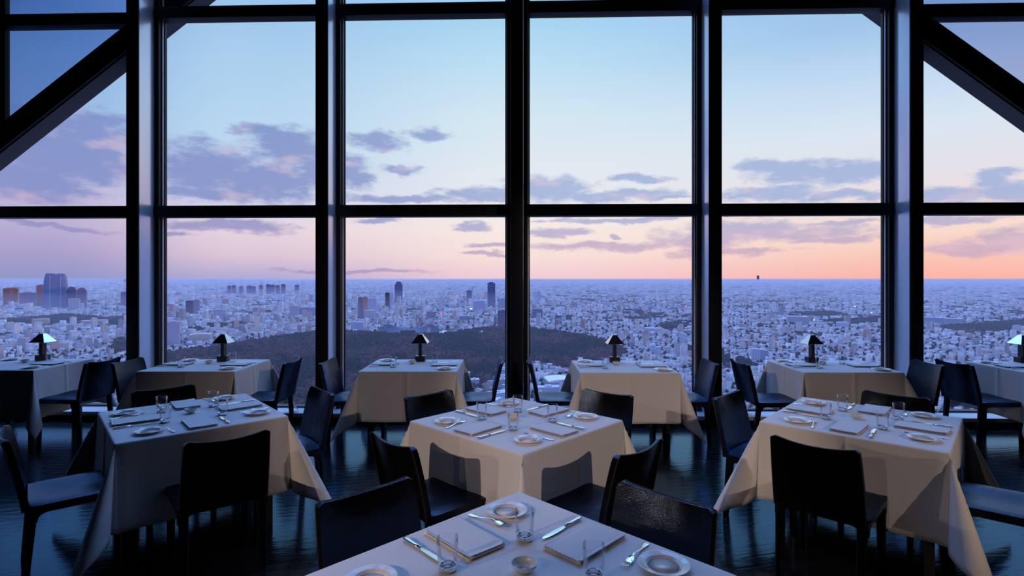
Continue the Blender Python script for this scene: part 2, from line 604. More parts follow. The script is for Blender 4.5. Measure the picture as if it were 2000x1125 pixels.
# sloping roof braces crossing the outer bays
BD = 0.03
def brace(idx, pa, pb, rng_u, BD=0.03):
    """pa, pb: two points of the lower front edge"""
    (ua, va), (ub, vb) = zx(*pa, BD), zx(*pb, BD)
    s = (vb - va) / (ub - ua)
    u0, u1 = rng_u
    f = lambda u: va + s * (u - ua)
    # keep below the ceiling
    lim = (CEIL - va) / s + ua
    if s > 0:
        u1 = min(u1, lim)
        u0 = max(u0, (-va) / s + ua)
    else:
        u0 = max(u0, lim)
        u1 = min(u1, (-va) / s + ua)
    r = struct(empty('trim_%d' % idx))
    th = 0.30
    prism('brace_face', [(u0, f(u0)), (u1, f(u1)), (u1, f(u1) + th), (u0, f(u0) + th)], BD, BD + 0.02, M['dark_metal'], r)
    prism('brace_groove', [(u0, f(u0) + 0.012), (u1, f(u1) + 0.012), (u1, f(u1) + th), (u0, f(u0) + th)], BD + 0.02, BD + 0.05, M['wall_dark'], r)
    prism('brace_soffit', [(u0, f(u0) - 0.004), (u1, f(u1) - 0.004), (u1, f(u1) + th), (u0, f(u0) + th)], BD + 0.05, BD + 0.27, M['brace'], r)
    return f, th, s


M['brace'], N, b = mat('brace_blue_steel', (0.07, 0.075, 0.10), 0.4)
bump(N, b, N.noise(N.add('ShaderNodeNewGeometry').outputs['Position'], 50), 0.04, 0.002)
fL, thL, sL = brace(2, (0, 292), (245, 99), (-9.0, COLX[2] - 0.06))
fR, thR, sR = brace(3, (1805, 76), (2000, 216), (COLX[6] + 0.06, 9.0))
# their continuation outside the glass of the next bays
brace(5, (325, 36), (378, -6), (COLX[2] - 0.2, COLX[3]), 0.43)
brace(6, (1660, -31), (1715, 9), (COLX[5], COLX[6] + 0.2), 0.43)
# glazing of the outer bays above and below the braces
for n, f, th, s, tint in ((1, fL, thL, sL, 'glass_tinted'), (6, fR, thR, sR, 'glass_tinted_light')):
    xa, xb = COLX[n] + 0.12, COLX[n + 1] - 0.12
    root = bpy.data.objects['window_%d' % (n + 1)]
    # keep the brace's lower and upper edges as seen at the glass
    f0 = f
    f = lambda u: f0(u) + 0.25
    ua, ub = xa, xb
    zb = MID[1]
    # polygon under the brace
    um = (zb - f(0)) / s
    if s > 0:
        um = max(ua, um)
        low_p = [(um, zb), (ub, zb), (ub, f(ub))] + ([(ua, f(ua))] if um == ua and f(ua) > zb else [])
    else:
        um = min(ub, um)
        low_p = [(ua, zb), (um, zb)] + ([(ub, f(ub))] if um == ub and f(ub) > zb else []) + [(ua, f(ua))]
    prism('glass_pane', low_p, 0.405, 0.415, M['glass_pane'], root)
    g2 = lambda u: min(CEIL, f(u))
    if s > 0:
        up = [(ua, g2(ua)), (ub, g2(ub)), (ub, CEIL), (ua, CEIL)]
    else:
        up = [(ua, g2(ua)), (ub, g2(ub)), (ub, CEIL), (ua, CEIL)]
    prism('glass_pane', up, 0.405, 0.415, M[tint], root)
# slim mullion standing on the left brace
u_, v_ = zx(-9, 200, 0.30)
r = struct(empty('trim_4'))
wall_obj('mullion', [(u_ - 0.14, u_ + 0.02, 0.28, 0.40, fL(u_ - 0.06) + thL - 0.05, CEIL)], M['dark_metal'], r)
wall_obj('mullion_bead', [(u_ + 0.032, u_ + 0.045, 0.33, 0.40, fL(u_) + thL - 0.02, CEIL)], M['aluminium'], r, bevel=0.0)
wall_obj('mullion', [(u_ + 0.045, u_ + 0.088, 0.33, 0.40, fL(u_) + thL - 0.02, CEIL)], M['dark_metal'], r)


# ------------------------------------------------------------------ dining chair
def chair_parts(root):
    LZ = M['leather']
    # seat: a sagging leather sling with rolled edges
    nx, ny = 14, 16
    bm = bmesh.new()
    grid = {}
    for side in (0, 1):
        for i in range(nx + 1):
            for j in range(ny + 1):
                u, v = -1 + 2 * i / nx, -1 + 2 * j / ny
                x = 0.235 * u
                y = 0.01 + 0.235 * v
                sag = 0.020 * (1 - u * u) * (1 - v ** 4)
                edge = 0.014 * (abs(u) ** 6) + 0.010 * max(0, v) ** 8 * 1.6
                # rounded plan corners
                if abs(u) > 0.8 and abs(v) > 0.85:
                    k = (abs(u) - 0.8) / 0.2 * (abs(v) - 0.85) / 0.15
                    x -= math.copysign(0.014 * k, u)
                    y -= math.copysign(0.014 * k, v)
                z = 0.455 - sag - edge - (0.018 if side else 0)
                grid[side, i, j] = bm.verts.new((x, y, z))
    for i in range(nx):
        for j in range(ny):
            bm.faces.new((grid[0, i, j], grid[0, i + 1, j], grid[0, i + 1, j + 1], grid[0, i, j + 1]))
            bm.faces.new((grid[1, i, j], grid[1, i, j + 1], grid[1, i + 1, j + 1], grid[1, i + 1, j]))
    for i in range(nx):
        bm.faces.new((grid[0, i, 0], grid[1, i, 0], grid[1, i + 1, 0], grid[0, i + 1, 0]))
        bm.faces.new((grid[0, i, ny], grid[0, i + 1, ny], grid[1, i + 1, ny], grid[1, i, ny]))
    for j in range(ny):
        bm.faces.new((grid[0, 0, j], grid[0, 0, j + 1], grid[1, 0, j + 1], grid[1, 0, j]))
        bm.faces.new((grid[0, nx, j], grid[1, nx, j], grid[1, nx, j + 1], grid[0, nx, j + 1]))
    soft(obj('seat', bm, LZ, root), 50)
    # backrest: curved panel, raised corners, leaning back
    def bp(u, t, w):
        """u -1..1 across, t 0..1 up, w 0 front / 1 rear"""
        hw = 0.222 - 0.010 * t + 0.004 * math.sin(PI * t)
        z = 0.415 + t * (0.800 - 0.415)
        z += 0.022 * abs(u) ** 2.2 * t ** 3
        if t > 0.9 and abs(u) > 0.9:
            z -= 0.016 * ((abs(u) - 0.9) / 0.1) ** 2 * ((t - 0.9) / 0.1)
        y = -0.215 - 0.085 * t ** 1.25 - 0.034 * (1 - u * u) * (0.45 + 0.55 * t)
        thick = 0.014 + 0.020 * abs(u) ** 8
        return Vector((hw * u, y - (thick if w else 0), z))
    nx, nt = 20, 12
    bm = bmesh.new()
    g_ = {}
    us = [-1 + 2 * i / nx for i in range(nx + 1)]
    ts = [(j / nt) for j in range(nt)] + [0.97, 1.0]
    nt = len(ts) - 1
    for w in (0, 1):
        for i, u in enumerate(us):
            for j, t in enumerate(ts):
                g_[w, i, j] = bm.verts.new(bp(u, t, w))
    for i in range(nx):
        for j in range(nt):
            bm.faces.new((g_[0, i, j], g_[0, i, j + 1], g_[0, i + 1, j + 1], g_[0, i + 1, j]))
            bm.faces.new((g_[1, i, j], g_[1, i + 1, j], g_[1, i + 1, j + 1], g_[1, i, j + 1]))
    for i in range(nx):
        bm.faces.new((g_[0, i, nt], g_[1, i, nt], g_[1, i + 1, nt], g_[0, i + 1, nt]))
        bm.faces.new((g_[0, i, 0], g_[0, i + 1, 0], g_[1, i + 1, 0], g_[1, i, 0]))
    for j in range(nt):
        bm.faces.new((g_[0, 0, j], g_[1, 0, j], g_[1, 0, j + 1], g_[0, 0, j + 1]))
        bm.faces.new((g_[0, nx, j], g_[0, nx, j + 1], g_[1, nx, j + 1], g_[1, nx, j]))
    bmesh.ops.recalc_face_normals(bm, faces=bm.faces)
    back = soft(obj('backrest', bm, LZ, root), 50)
    # stitched piping along the sides and top of the back
    bm = bmesh.new()
    path = [bp(-1, t, 1) for t in ts] + [bp(u, 1, 1) for u in us[1:]] + [bp(1, t, 1) for t in ts[::-1][1:]]
    rings = []
    for k, p in enumerate(path):
        d_ = (path[min(k + 1, len(path) - 1)] - path[max(k - 1, 0)]).normalized()
        s1 = d_.cross(Vector((0, 1, 0))).normalized()
        s2 = d_.cross(s1)
        rings.append([p + (s1 * math.cos(a) + s2 * math.sin(a)) * 0.0032 for a in [2 * PI * q / 6 for q in range(6)]])
    loft(bm, rings)
    soft(obj('seam', bm, M['stitch'], back), 60)
    # apron: leather wrapped frame with rounded arches between seat and legs
    def apron(half, place, name):
        r_, top, bot = 0.045, 0.440, 0.395
        pts = [(-half, top), (-half, bot - r_)]
        for k in range(7):
            a = PI - k * PI / 12
            pts.append((-half + 0.034 + r_ + r_ * math.cos(a), bot - r_ + r_ * math.sin(a)))
        pts.insert(2, (-half + 0.034, bot - r_))
        for k in range(7):
            a = PI / 2 - k * PI / 12
            pts.append((half - 0.034 - r_ + r_ * math.cos(a), bot - r_ + r_ * math.sin(a)))
        pts += [(half, bot - r_), (half, top)]
        q = []
        for p in pts:
            if not q or (abs(p[0] - q[-1][0]) + abs(p[1] - q[-1][1])) > 1e-5:
                q.append(p)
        bm_ = bmesh.new()
        extrude_poly(bm_, q, place, 0.026)
        bmesh.ops.recalc_face_normals(bm_, faces=bm_.faces)
        soft(obj(name, bm_, LZ, root), 35)
    apron(0.226, lambda u, v, w: Vector((u, 0.238 - w, v)), 'apron')
    apron(0.226, lambda u, v, w: Vector((u, -0.222 + w, v)), 'apron')
    apron(0.228, lambda u, v, w: Vector((-0.228 + w, 0.008 + u, v)), 'apron')
    apron(0.228, lambda u, v, w: Vector((0.228 - w, 0.008 + u, v)), 'apron')
    # legs: tapered, slightly rounded, the rear pair raked
    def leg(x, y, rake):
        bm_ = bmesh.new()
        rings_ = []
        for z, h in ((0.0, 0.0165), (0.02, 0.018), (0.2, 0.0205), (0.36, 0.023), (0.44, 0.024)):
            yy = y + rake * (1 - z / 0.44)
            c = h * 0.35
            ring = []
            for sx_, sy_ in ((-1, -1), (1, -1), (1, 1), (-1, 1)):
                for ax, ay in (((sx_ * h, sy_ * (h - c)), (sx_ * (h - c), sy_ * h)) if sx_ * sy_ < 0 else ((sx_ * (h - c), sy_ * h), (sx_ * h, sy_ * (h - c)))):
                    ring.append((x + ax, yy + ay, z))
            ang = sorted(ring, key=lambda p: math.atan2(p[1] - yy, p[0] - x))
            rings_.append(ang)
        loft(bm_, rings_)
        soft(obj('leg', bm_, LZ, root), 50)
    leg(-0.203, 0.212, 0.0)
    leg(0.203, 0.212, 0.0)
    leg(-0.199, -0.205, -0.035)
    leg(0.199, -0.205, -0.035)


# two upper back corners of every chair, metres on the floor plan (left one, right one as seen from the viewer)
H = 0.95
CHAIRS = [
    ((-4.55, 5.92), (-4.51, 6.33), (-1, 0), 'black leather chair right of the far left window table, back to back with another'),
    ((-4.25, 5.88), (-4.23, 6.33), (1, 0), 'black leather chair by the left pale column, facing the second window table'),
    ((-2.415, 5.85), (-2.415, 6.33), (-1, 0), 'black leather chair right of the second window table, before dark treetops'),
    ((-2.03, 5.87), (-2.02, 6.28), (1, 0), 'black leather chair at the narrow second column, left of the third window table'),
    ((-0.115, 5.87), (-0.13, 6.29), (-1, 0), 'black leather chair seen edge on just left of the centre mullion'),
    ((0.19, 5.87), (0.20, 6.29), (1, 0), 'black leather chair seen edge on just right of the centre mullion'),
    ((2.16, 5.83), (2.16, 6.25), (-1, 0), 'black leather chair with a cloudy reflection, right of the fourth window table'),
    ((2.469, 5.76), (2.476, 6.24), (1, 0), 'black leather chair left of the fifth window table, just right of the narrow right column'),
    ((4.47, 5.72), (4.475, 6.19), (-1, 0), 'black leather chair with bluish sheen, right of the fifth window table'),
    ((4.794, 5.76), (4.764, 6.2), (1, 0), 'black leather chair facing the far right window table'),
    ((-3.046, 4.41), (-2.708, 4.74), (0.65, -0.76), 'low black chair back showing behind the middle-row left table'),
    ((-1.82, 3.05), (-1.46, 3.34), (-0.62, 0.78), 'large dark chair in front of the middle-row left table, its back to the viewer'),
    ((-1.688, 4.66), (-1.398, 4.314), (-0.75, -0.66), 'black chair with a shiny top corner, right of the middle-row left table'),
    ((-3.13, 3.43), (-2.84, 3.10), (0.745, 0.67), 'black chair at the far left edge with a blue gleaming seat'),
    ((-0.825, 4.184), (-0.4785, 4.533), (0.70, -0.71), 'black chair behind the centre table on its left, before the pale window tablecloth'),
    ((0.579, 4.534), (0.926, 4.256), (-0.66, -0.75), 'black chair behind the centre table on its right with a brown gleam on its back'),
    ((-0.837, 3.30), (-0.516, 2.959), (0.70, 0.71), 'black chair at the front left side of the centre table, shading the cloth'),
    ((0.85, 3.155), (0.523, 2.825), (-0.70, 0.71), 'black chair at the front right side of the centre table, shading the cloth'),
    ((1.524, 4.167), (1.857, 4.493), (0.72, -0.69), 'black chair with a reddish sheen at the left edge of the middle-row right table'),
    ((2.84, 4.49), (3.15, 4.15), (-0.70, -0.71), 'low black chair back showing behind the middle-row right table'),
    ((1.5014, 3.236), (1.847, 2.899), (0.68, 0.73), 'large dark chair in front of the middle-row right table, its back to the viewer'),
    ((3.25, 3.20), (2.97, 2.88), (-0.71, 0.70), 'black chair at the far right edge with a pale blue gleaming seat'),
    ((-0.792, 2.227), (-0.4565, 2.548), (0.69, -0.72), 'nearest black chair on the left, partly hidden by the foreground tablecloth'),
    ((0.48, 2.503), (0.8035, 2.169), (-0.70, -0.71), 'nearest black chair on the right with stitched edge, partly hidden by the foreground tablecloth'),
]
chair0 = None
for (p, q, fdir, lab) in CHAIRS:
    p, q = Vector(p) * H, Vector(q) * H
    d_ = (q - p).normalized()
    nrm = Vector((d_.y, -d_.x))
    if nrm.dot(Vector(fdir)) < 0:
        nrm = -nrm
    c_ = (p + q) / 2 + nrm * 0.315
    rz = math.atan2(-nrm.x, nrm.y)
    if chair0 is None:
        chair0 = empty('dining_chair', (c_.x, c_.y, 0), rz, lab, 'chair', 'black leather chairs around the tables')
        chair_parts(chair0)
    else:
        dup(chair0, (c_.x, c_.y, 0), rz, lab)


# ------------------------------------------------------------------ tables and cloths
TZ = 0.742


def cloth_bm(w, d, over, seed):
    rnd = random.Random(seed)
    ph = [rnd.uniform(0, 6.28) for _ in range(8)]
    rr = 0.012
    def axis(half):
        inner = [half * k / 9 for k in range(10)]
        outer = [half + k for k in (0.005, 0.010, 0.015, 0.019, 0.035)] + [half + 0.035 + (over - 0.035) * k / 15 for k in range(1, 16)]
        inner = [0.0, 0.006] + inner[1:]
        pos_ = inner + outer
        return [-v for v in pos_[::-1]] + pos_[1:]
    xs, ys = axis(w / 2), axis(d / 2)
    def P(u, v):
        a = max(0.0, abs(u) - w / 2)
        b_ = max(0.0, abs(v) - d / 2)
        sx, sy = (1 if u >= 0 else -1), (1 if v >= 0 else -1)
        x, y, z = u, v, TZ
        crease = 0.0028 if (u == 0 or v == 0) else 0.0
        if a == 0 and b_ == 0:
            z += 0.0006 * math.sin(u * 9 + ph[0]) * math.sin(v * 8 + ph[1]) + crease * 0.3
            return Vector((x, y, z))
        R = math.hypot(a, b_)
        if a > 0 and b_ > 0:
            phi = math.atan2(b_, a)
        else:
            phi = 0.0 if a > 0 else PI / 2
        q = rr * PI / 2
        if R < q:
            out, down = rr * math.sin(R / rr) - 0.0, rr * (1 - math.cos(R / rr))
            free = 0.0
        else:
            out, down = rr, rr
            free = R - q
        k = min(1.0, R / 0.25)
        s2 = math.sin(2 * phi) ** 2
        base_fl = 0.035
        hx = base_fl * math.cos(phi) + 0.27 * s2
        hy = base_fl * math.sin(phi) + 0.27 * s2
        w4 = -0.12 * math.sin(4 * phi)
        hx += w4
        hy -= w4
        # irregular corners
        cid = (0 if sx > 0 else 1) + (0 if sy > 0 else 2)
        hx *= 1 + 0.15 * math.sin(ph[cid])
        hy *= 1 + 0.15 * math.cos(ph[cid] * 1.7)
        hz = math.sqrt(max(0.1, 1 - hx * hx - hy * hy))
        px = min(abs(u), w / 2) + out * math.cos(phi) + free * hx
        py = min(abs(v), d / 2) + out * math.sin(phi) + free * hy
        z = TZ - down - free * hz
        if a > 0 and b_ == 0:
            amp = (free / over) ** 1.3
            nearc = (abs(v) / (d / 2)) ** 3
            px += amp * (0.012 * math.sin(v * 9 + ph[4] + sx) + 0.016 * nearc * math.sin(v * 23 + ph[5])) + (crease if v == 0 else 0)
            px += 0.02 * amp * nearc
        elif b_ > 0 and a == 0:
            amp = (free / over) ** 1.3
            nearc = (abs(u) / (w / 2)) ** 3
            py += amp * (0.012 * math.sin(u * 9 + ph[6] + sy) + 0.016 * nearc * math.sin(u * 23 + ph[7])) + (crease if u == 0 else 0)
            py += 0.02 * amp * nearc
        else:
            amp = (free / over) ** 1.3 if free > 0 else 0
            ex = math.cos(phi) ** 4
            ey = math.sin(phi) ** 4
            yv, xv = sy * d / 2, sx * w / 2
            px += ex * amp * (0.012 * math.sin(yv * 9 + ph[4] + sx) + 0.016 * math.sin(yv * 23 + ph[5]) + 0.02)
            py += ey * amp * (0.012 * math.sin(xv * 9 + ph[6] + sy) + 0.016 * math.sin(xv * 23 + ph[7]) + 0.02)
        return Vector((sx * px, sy * py, max(z, 0.012)))
    bm = bmesh.new()
    G = [[bm.verts.new(P(u, v)) for v in ys] for u in xs]
    for i in range(len(xs) - 1):
        for j in range(len(ys) - 1):
            bm.faces.new((G[i][j], G[i + 1][j], G[i + 1][j + 1], G[i][j + 1]))
    return bm


def rect_from(corners, w=None, d=None):
    """centre and direction of a table whose first edge runs corners[0] -> corners[1]"""
    P_ = [Vector(c) * H for c in corners]
    c = sum(P_, Vector((0, 0))) / 4
    e = ((P_[1] - P_[0]) + (P_[2] - P_[3])).normalized()
    return c, math.atan2(e.y, e.x)


TABLES = {}
TDEF = [
    # key, centre, angle, width, depth, place words
    ('A0', (-5.61 * H, 6.31 * H), 0.0, 0.965, 0.79, 'the far left window table'),
    ('A1', (-3.435 * H, 6.24 * H), 0.0, 0.965, 0.79, 'the second window table'),
    ('A2', (-1.10 * H, 6.23 * H), 0.0, 0.965, 0.79, 'the third window table'),
    ('A3', (1.225 * H, 6.155 * H), 0.0, 0.965, 0.79, 'the fourth window table'),
    ('A4', (3.56 * H, 6.165 * H), 0.0, 0.975, 0.77, 'the fifth window table'),
    ('A5', (5.86 * H, 6.08 * H), 0.0, 0.965, 0.79, 'the far right window table'),
]
B1c, B1a = rect_from([(-2.38, 3.33), (-1.62, 3.96), (-2.29, 4.72), (-3.01, 4.05)])
B2c, B2a = rect_from([(0.04, 3.11), (0.75, 3.81), (0.02, 4.60), (-0.68, 3.82)])
B3c, B3a = rect_from([(1.70, 3.82), (2.45, 3.15), (3.19, 3.88), (2.43, 4.58)])
C0 = Vector((0.03, 2.56)) * H
CA = PI / 4
CW = 0.96
Cc = C0 - Vector((0, 1)) * CW / math.sqrt(2)
TDEF += [
    ('B1', tuple(B1c), B1a, 0.945, 0.955, 'the middle-row left table'),
    ('B2', tuple(B2c), B2a, 0.965, 0.985, 'the centre table'),
    ('B3', tuple(B3c), B3a, 0.965, 0.975, 'the middle-row right table'),
    ('C', tuple(Cc), CA, CW, CW, 'the foreground table'),
]
CLOTH_L = {
    'A0': 'dark bluish tablecloth on the far left window table',
    'A1': 'white tablecloth on the second window table, warm light on its right corner',
    'A2': 'pale tablecloth left of the centre mullion, a long corner hanging at its left',
    'A3': 'pale tablecloth right of the centre mullion, a long corner hanging at its right',
    'A4': 'tablecloth on the fifth window table, warm light on its left corner',
    'A5': 'blue-lit tablecloth on the far right window table, cut by the frame',
    'B1': 'shaded bluish tablecloth on the middle-row left table',
    'B2': 'warmly lit tablecloth on the centre table with chair shadows on both front sides',
    'B3': 'mauve tablecloth on the middle-row right table behind a large dark chair',
    'C': 'white tablecloth nearest the viewer at the bottom of the view',
}
for i, (key, c_, a_, w_, d_, words) in enumerate(TDEF):
    TABLES[key] = (Vector(c_), a_, w_, d_, words)
    t = empty('dining_table', (c_[0], c_[1], 0), a_, 'square dark table carried under the cloth of ' + words, 'table', 'tables under white cloths')
    obj('tabletop', box_bm(-w_ / 2 + 0.008, w_ / 2 - 0.008, -d_ / 2 + 0.008, d_ / 2 - 0.008, 0.705, 0.7385, bevel=0.003), M['wood_leg'], t)
    for sx in (-1, 1):
        for sy in (-1, 1):
            x, y = sx * (w_ / 2 - 0.09), sy * (d_ / 2 - 0.09)
            obj('leg', box_bm(x - 0.024, x + 0.024, y - 0.024, y + 0.024, 0.0, 0.7045, bevel=0.003), M['wood_leg'], t)
    cl = obj('tablecloth', cloth_bm(w_, d_, 0.505 if key != 'C' else 0.5, 20 + i), M['linen'], smooth=True)
    cl.location = (c_[0], c_[1], 0)
    cl.rotation_euler = (0, 0, a_)
    md = cl.modifiers.new('thickness', 'SOLIDIFY')
    md.thickness = 0.0016
    md.offset = -1
    tag(cl, CLOTH_L[key], 'tablecloth', 'white tablecloths')


# ------------------------------------------------------------------ table ware
def make_plate(root):
    bm = bmesh.new()
    lathe(bm, [(0, 0.004), (0.048, 0.004), (0.054, 0.0062), (0.058, 0.0105), (0.066, 0.0122), (0.079, 0.0150), (0.0825, 0.0158), (0.0833, 0.0150),
               (0.080, 0.0128), (0.066, 0.0088), (0.056, 0.0045), (0.050, 0.0008), (0.046, 0.0), (0.044, 0.0012), (0, 0.0014)], 56)
    obj('dish', bm, M['china'], root, smooth=True)
    bm = bmesh.new()
    lathe(bm, [(0.0568, 0.0098), (0.0574, 0.0106), (0.0582, 0.0112), (0.0590, 0.0113), (0.060, 0.0106)], 56)
    obj('well_ring', bm, M['china'], root, smooth=True)


def make_bowl(root):
    bm = bmesh.new()
    lathe(bm, [(0, 0.007), (0.016, 0.0072), (0.027, 0.0095), (0.035, 0.0155), (0.0390, 0.0240), (0.0405, 0.0290), (0.0420, 0.0285),
               (0.0395, 0.0170), (0.030, 0.0078), (0.020, 0.005), (0.0185, 0.0), (0.016, 0.0), (0.015, 0.003), (0, 0.003)], 48)
    obj('dish', bm, M['china'], root, smooth=True)
    bm = bmesh.new()
    lathe(bm, [(0.0150, 0.0), (0.0192, 0.0), (0.0198, 0.0035), (0.0206, 0.0052)], 40)
    obj('foot_ring', bm, M['china'], root, smooth=True)


def make_glass(root):
    bm = bmesh.new()
    lathe(bm, [(0.0285, 0.012), (0.0310, 0.035), (0.0330, 0.070), (0.0345, 0.1095), (0.0350, 0.110), (0.0356, 0.1095), (0.0342, 0.070),
               (0.0322, 0.035), (0.0299, 0.012)], 48)
    body = obj('bowl', bm, M['glass_tumbler'], root, smooth=True)
    bm = bmesh.new()
    lathe(bm, [(0, 0.0135), (0.018, 0.0130), (0.0275, 0.0165), (0.0285, 0.0185), (0.0300, 0.0170), (0.0298, 0.012), (0.0282, 0.004), (0.0262, 0.001), (0, 0.001)], 48)
    obj('base', bm, M['glass_base'], root, smooth=True)


def make_knife(root):
    # along +y: handle end at y=0, tip at y=0.235
    bm = bmesh.new()
    rings = []
    for y, wx, hz in ((0.0, 0.0035, 0.003), (0.002, 0.0072, 0.0048), (0.012, 0.0088, 0.0056), (0.03, 0.0084, 0.0054), (0.07, 0.0070, 0.0048), (0.096, 0.0062, 0.0046)):
        rings.append([(wx * math.cos(t), y, 0.0060 + hz * math.sin(t)) for t in [2 * PI * k / 14 for k in range(14)]])
    loft(bm, rings)
    bmesh.ops.recalc_face_normals(bm, faces=bm.faces)
    obj('handle', bm, M['silver'], root, smooth=True)
    bm = bmesh.new()
    rings = []
    for y, wx, hz in ((0.0965, 0.0074, 0.0056), (0.099, 0.0078, 0.0058), (0.101, 0.0060, 0.0040)):
        rings.append([(wx * math.cos(t), y, 0.0060 + hz * math.sin(t)) for t in [2 * PI * k / 14 for k in range(14)]])
    loft(bm, rings)
    bmesh.ops.recalc_face_normals(bm, faces=bm.faces)
    obj('bolster', bm, M['silver'], root, smooth=True)
    bm = bmesh.new()
    top, bot = [], []
    ys_ = [0.1015, 0.112, 0.13, 0.16, 0.19, 0.21, 0.225, 0.233, 0.236]
    back_ = [0.0045, 0.0062, 0.0074, 0.0080, 0.0080, 0.0076, 0.0062, 0.0036, 0.0005]
    edge_ = [-0.0045, -0.0080, -0.0105, -0.0118, -0.0112, -0.0090, -0.0052, -0.0022, -0.0005]
    rings = []
    for y, b1, e1 in zip(ys_, back_, edge_):
        rings.append([(b1, y, 0.0050), (b1, y, 0.0064), ((b1 + e1) / 2, y, 0.0062), (e1, y, 0.0055), ((b1 + e1) / 2, y, 0.0048)])
    loft(bm, rings)
    bmesh.ops.recalc_face_normals(bm, faces=bm.faces)
    soft(obj('blade', bm, M['silver'], root), 30)


def make_fork(root):
    # along +y: handle end at y=0, tines to y=0.205
    def zc(y):
        return 0.0035 + 0.010 * math.exp(-((y - 0.115) / 0.034) ** 2) + (0.006 * max(0, (y - 0.165) / 0.04) ** 2)
    bm = bmesh.new()
    rings = []
    for y, w in ((0.0, 0.004), (0.003, 0.0078), (0.012, 0.0096), (0.03, 0.0078), (0.06, 0.0046), (0.09, 0.0034), (0.118, 0.0032), (0.132, 0.0045)):
        z = zc(y)
        rings.append([(-w, y, z), (-w * 0.6, y, z + 0.0014), (0, y, z + 0.0019), (w * 0.6, y, z + 0.0014), (w, y, z), (0, y, z - 0.0012)])
    loft(bm, rings)
    bmesh.ops.recalc_face_normals(bm, faces=bm.faces)
    soft(obj('handle', bm, M['silver'], root), 60)
    bm = bmesh.new()
    rings = []
    for y, w in ((0.1322, 0.0046), (0.140, 0.0085), (0.150, 0.0112), (0.160, 0.0118), (0.166, 0.0118)):
        z = zc(y)
        dip = 0.0016
        rings.append([(-w, y, z + 0.001), (-w * 0.5, y, z + 0.001 - dip * 0.7), (0, y, z + 0.001 - dip), (w * 0.5, y, z + 0.001 - dip * 0.7), (w, y, z + 0.001),
                      (w * 0.5, y, z - dip * 0.7 - 0.0004), (0, y, z - dip - 0.0004), (-w * 0.5, y, z - dip * 0.7 - 0.0004)])
    loft(bm, rings)
    for k in range(4):
        xc = -0.0102 + 0.0068 * k
        rr_ = []
        for y, w in ((0.165, 0.0018), (0.18, 0.0016), (0.195, 0.0013), (0.205, 0.0006)):
            z = zc(y) - 0.0006 + 0.0012 * abs(xc) / 0.01
            rr_.append([(xc - w, y, z), (xc, y, z + 0.001), (xc + w, y, z), (xc, y, z - 0.0008)])
        loft(bm, rr_)
    bmesh.ops.recalc_face_normals(bm, faces=bm.faces)
    soft(obj('head', bm, M['silver'], root), 60)


def napkin_bm(seed):
    rnd = random.Random(seed)
    bm = bmesh.new()
    nx, ny = 12, 18
    w, d = 0.080, 0.137
    for lay in range(3):
        z0 = 0.0008 + 0.0052 * lay
        off = (rnd.uniform(-0.0035, 0.0035), rnd.uniform(-0.004, 0.004))
        sk = rnd.uniform(-0.02, 0.02)
        lift = rnd.uniform(0.001, 0.004)
        G = {}
        for s in (0, 1):
            for i in range(nx + 1):
                for j in range(ny + 1):
                    u, v = -1 + 2 * i / nx, -1 + 2 * j / ny
                    e = max(abs(u), abs(v))
                    th = 0.0048 * (1 - 0.75 * max(0, (e - 0.9) / 0.1) ** 2) if s else 0.0
                    mid_ = 0.0024 * (max(0, (e - 0.9) / 0.1) ** 2) if not s else 0.0
                    z = z0 + mid_ + th
                    z += lift * 0.5 * (max(0, u * v) ** 3) * lay + 0.0005 * math.sin(4 * u + 3 * v + seed)
                    G[s, i, j] = bm.verts.new((w * u + off[0] + sk * d * v * 0.5, d * v + off[1], z))
        for i in range(nx):
            for j in range(ny):
                bm.faces.new((G[1, i, j], G[1, i + 1, j], G[1, i + 1, j + 1], G[1, i, j + 1]))
                bm.faces.new((G[0, i, j], G[0, i, j + 1], G[0, i + 1, j + 1], G[0, i + 1, j]))
        for i in range(nx):
            bm.faces.new((G[0, i, 0], G[0, i + 1, 0], G[1, i + 1, 0], G[1, i, 0]))
            bm.faces.new((G[0, i, ny], G[1, i, ny], G[1, i + 1, ny], G[0, i + 1, ny]))
        for j in range(ny):
            bm.faces.new((G[0, 0, j], G[1, 0, j], G[1, 0, j + 1], G[0, 0, j + 1]))
            bm.faces.new((G[0, nx, j], G[0, nx, j + 1], G[1, nx, j + 1], G[1, nx, j]))
    return bm


NAPK = []
for s_ in range(4):
    me_ = bpy.data.meshes.new('napkin')
    bm = napkin_bm(s_ * 3 + 1)
    bm.to_mesh(me_)
    bm.free()
    me_.materials.append(M['napkin'])
    me_.polygons.foreach_set('use_smooth', [True] * len(me_.polygons))
    NAPK.append(me_)

PROTO = {}
MAKERS = {'bread_plate': (make_plate, 'plate', 'bread plates'), 'tumbler': (make_glass, 'glass', 'drinking glasses'),
          'knife': (make_knife, 'knife', 'table knives'), 'fork': (make_fork, 'fork', 'table forks'), 'small_bowl': (make_bowl, 'bowl', 'small bowls')}


def place(kind, loc, rz, label):
    mk, cat, grp = MAKERS[kind]
    if kind not in PROTO:
        PROTO[kind] = empty(kind, loc, rz, label, cat, grp)
        mk(PROTO[kind])
        return PROTO[kind]
    return dup(PROTO[kind], loc, rz, label)


SIDE_WORDS = {  # which side of its table a place setting belongs to, as seen in the view
    'A': {0: None, 1: 'right', 2: None, 3: 'left'},
}
rnd = random.Random(5)
WORDS = {
    'bread_plate': 'white china bread plate', 'fork': 'steel fork', 'knife': 'steel knife',
    'tumbler': 'clear glass tumbler', 'napkin': 'folded white napkin'}
NAP_I = [0]


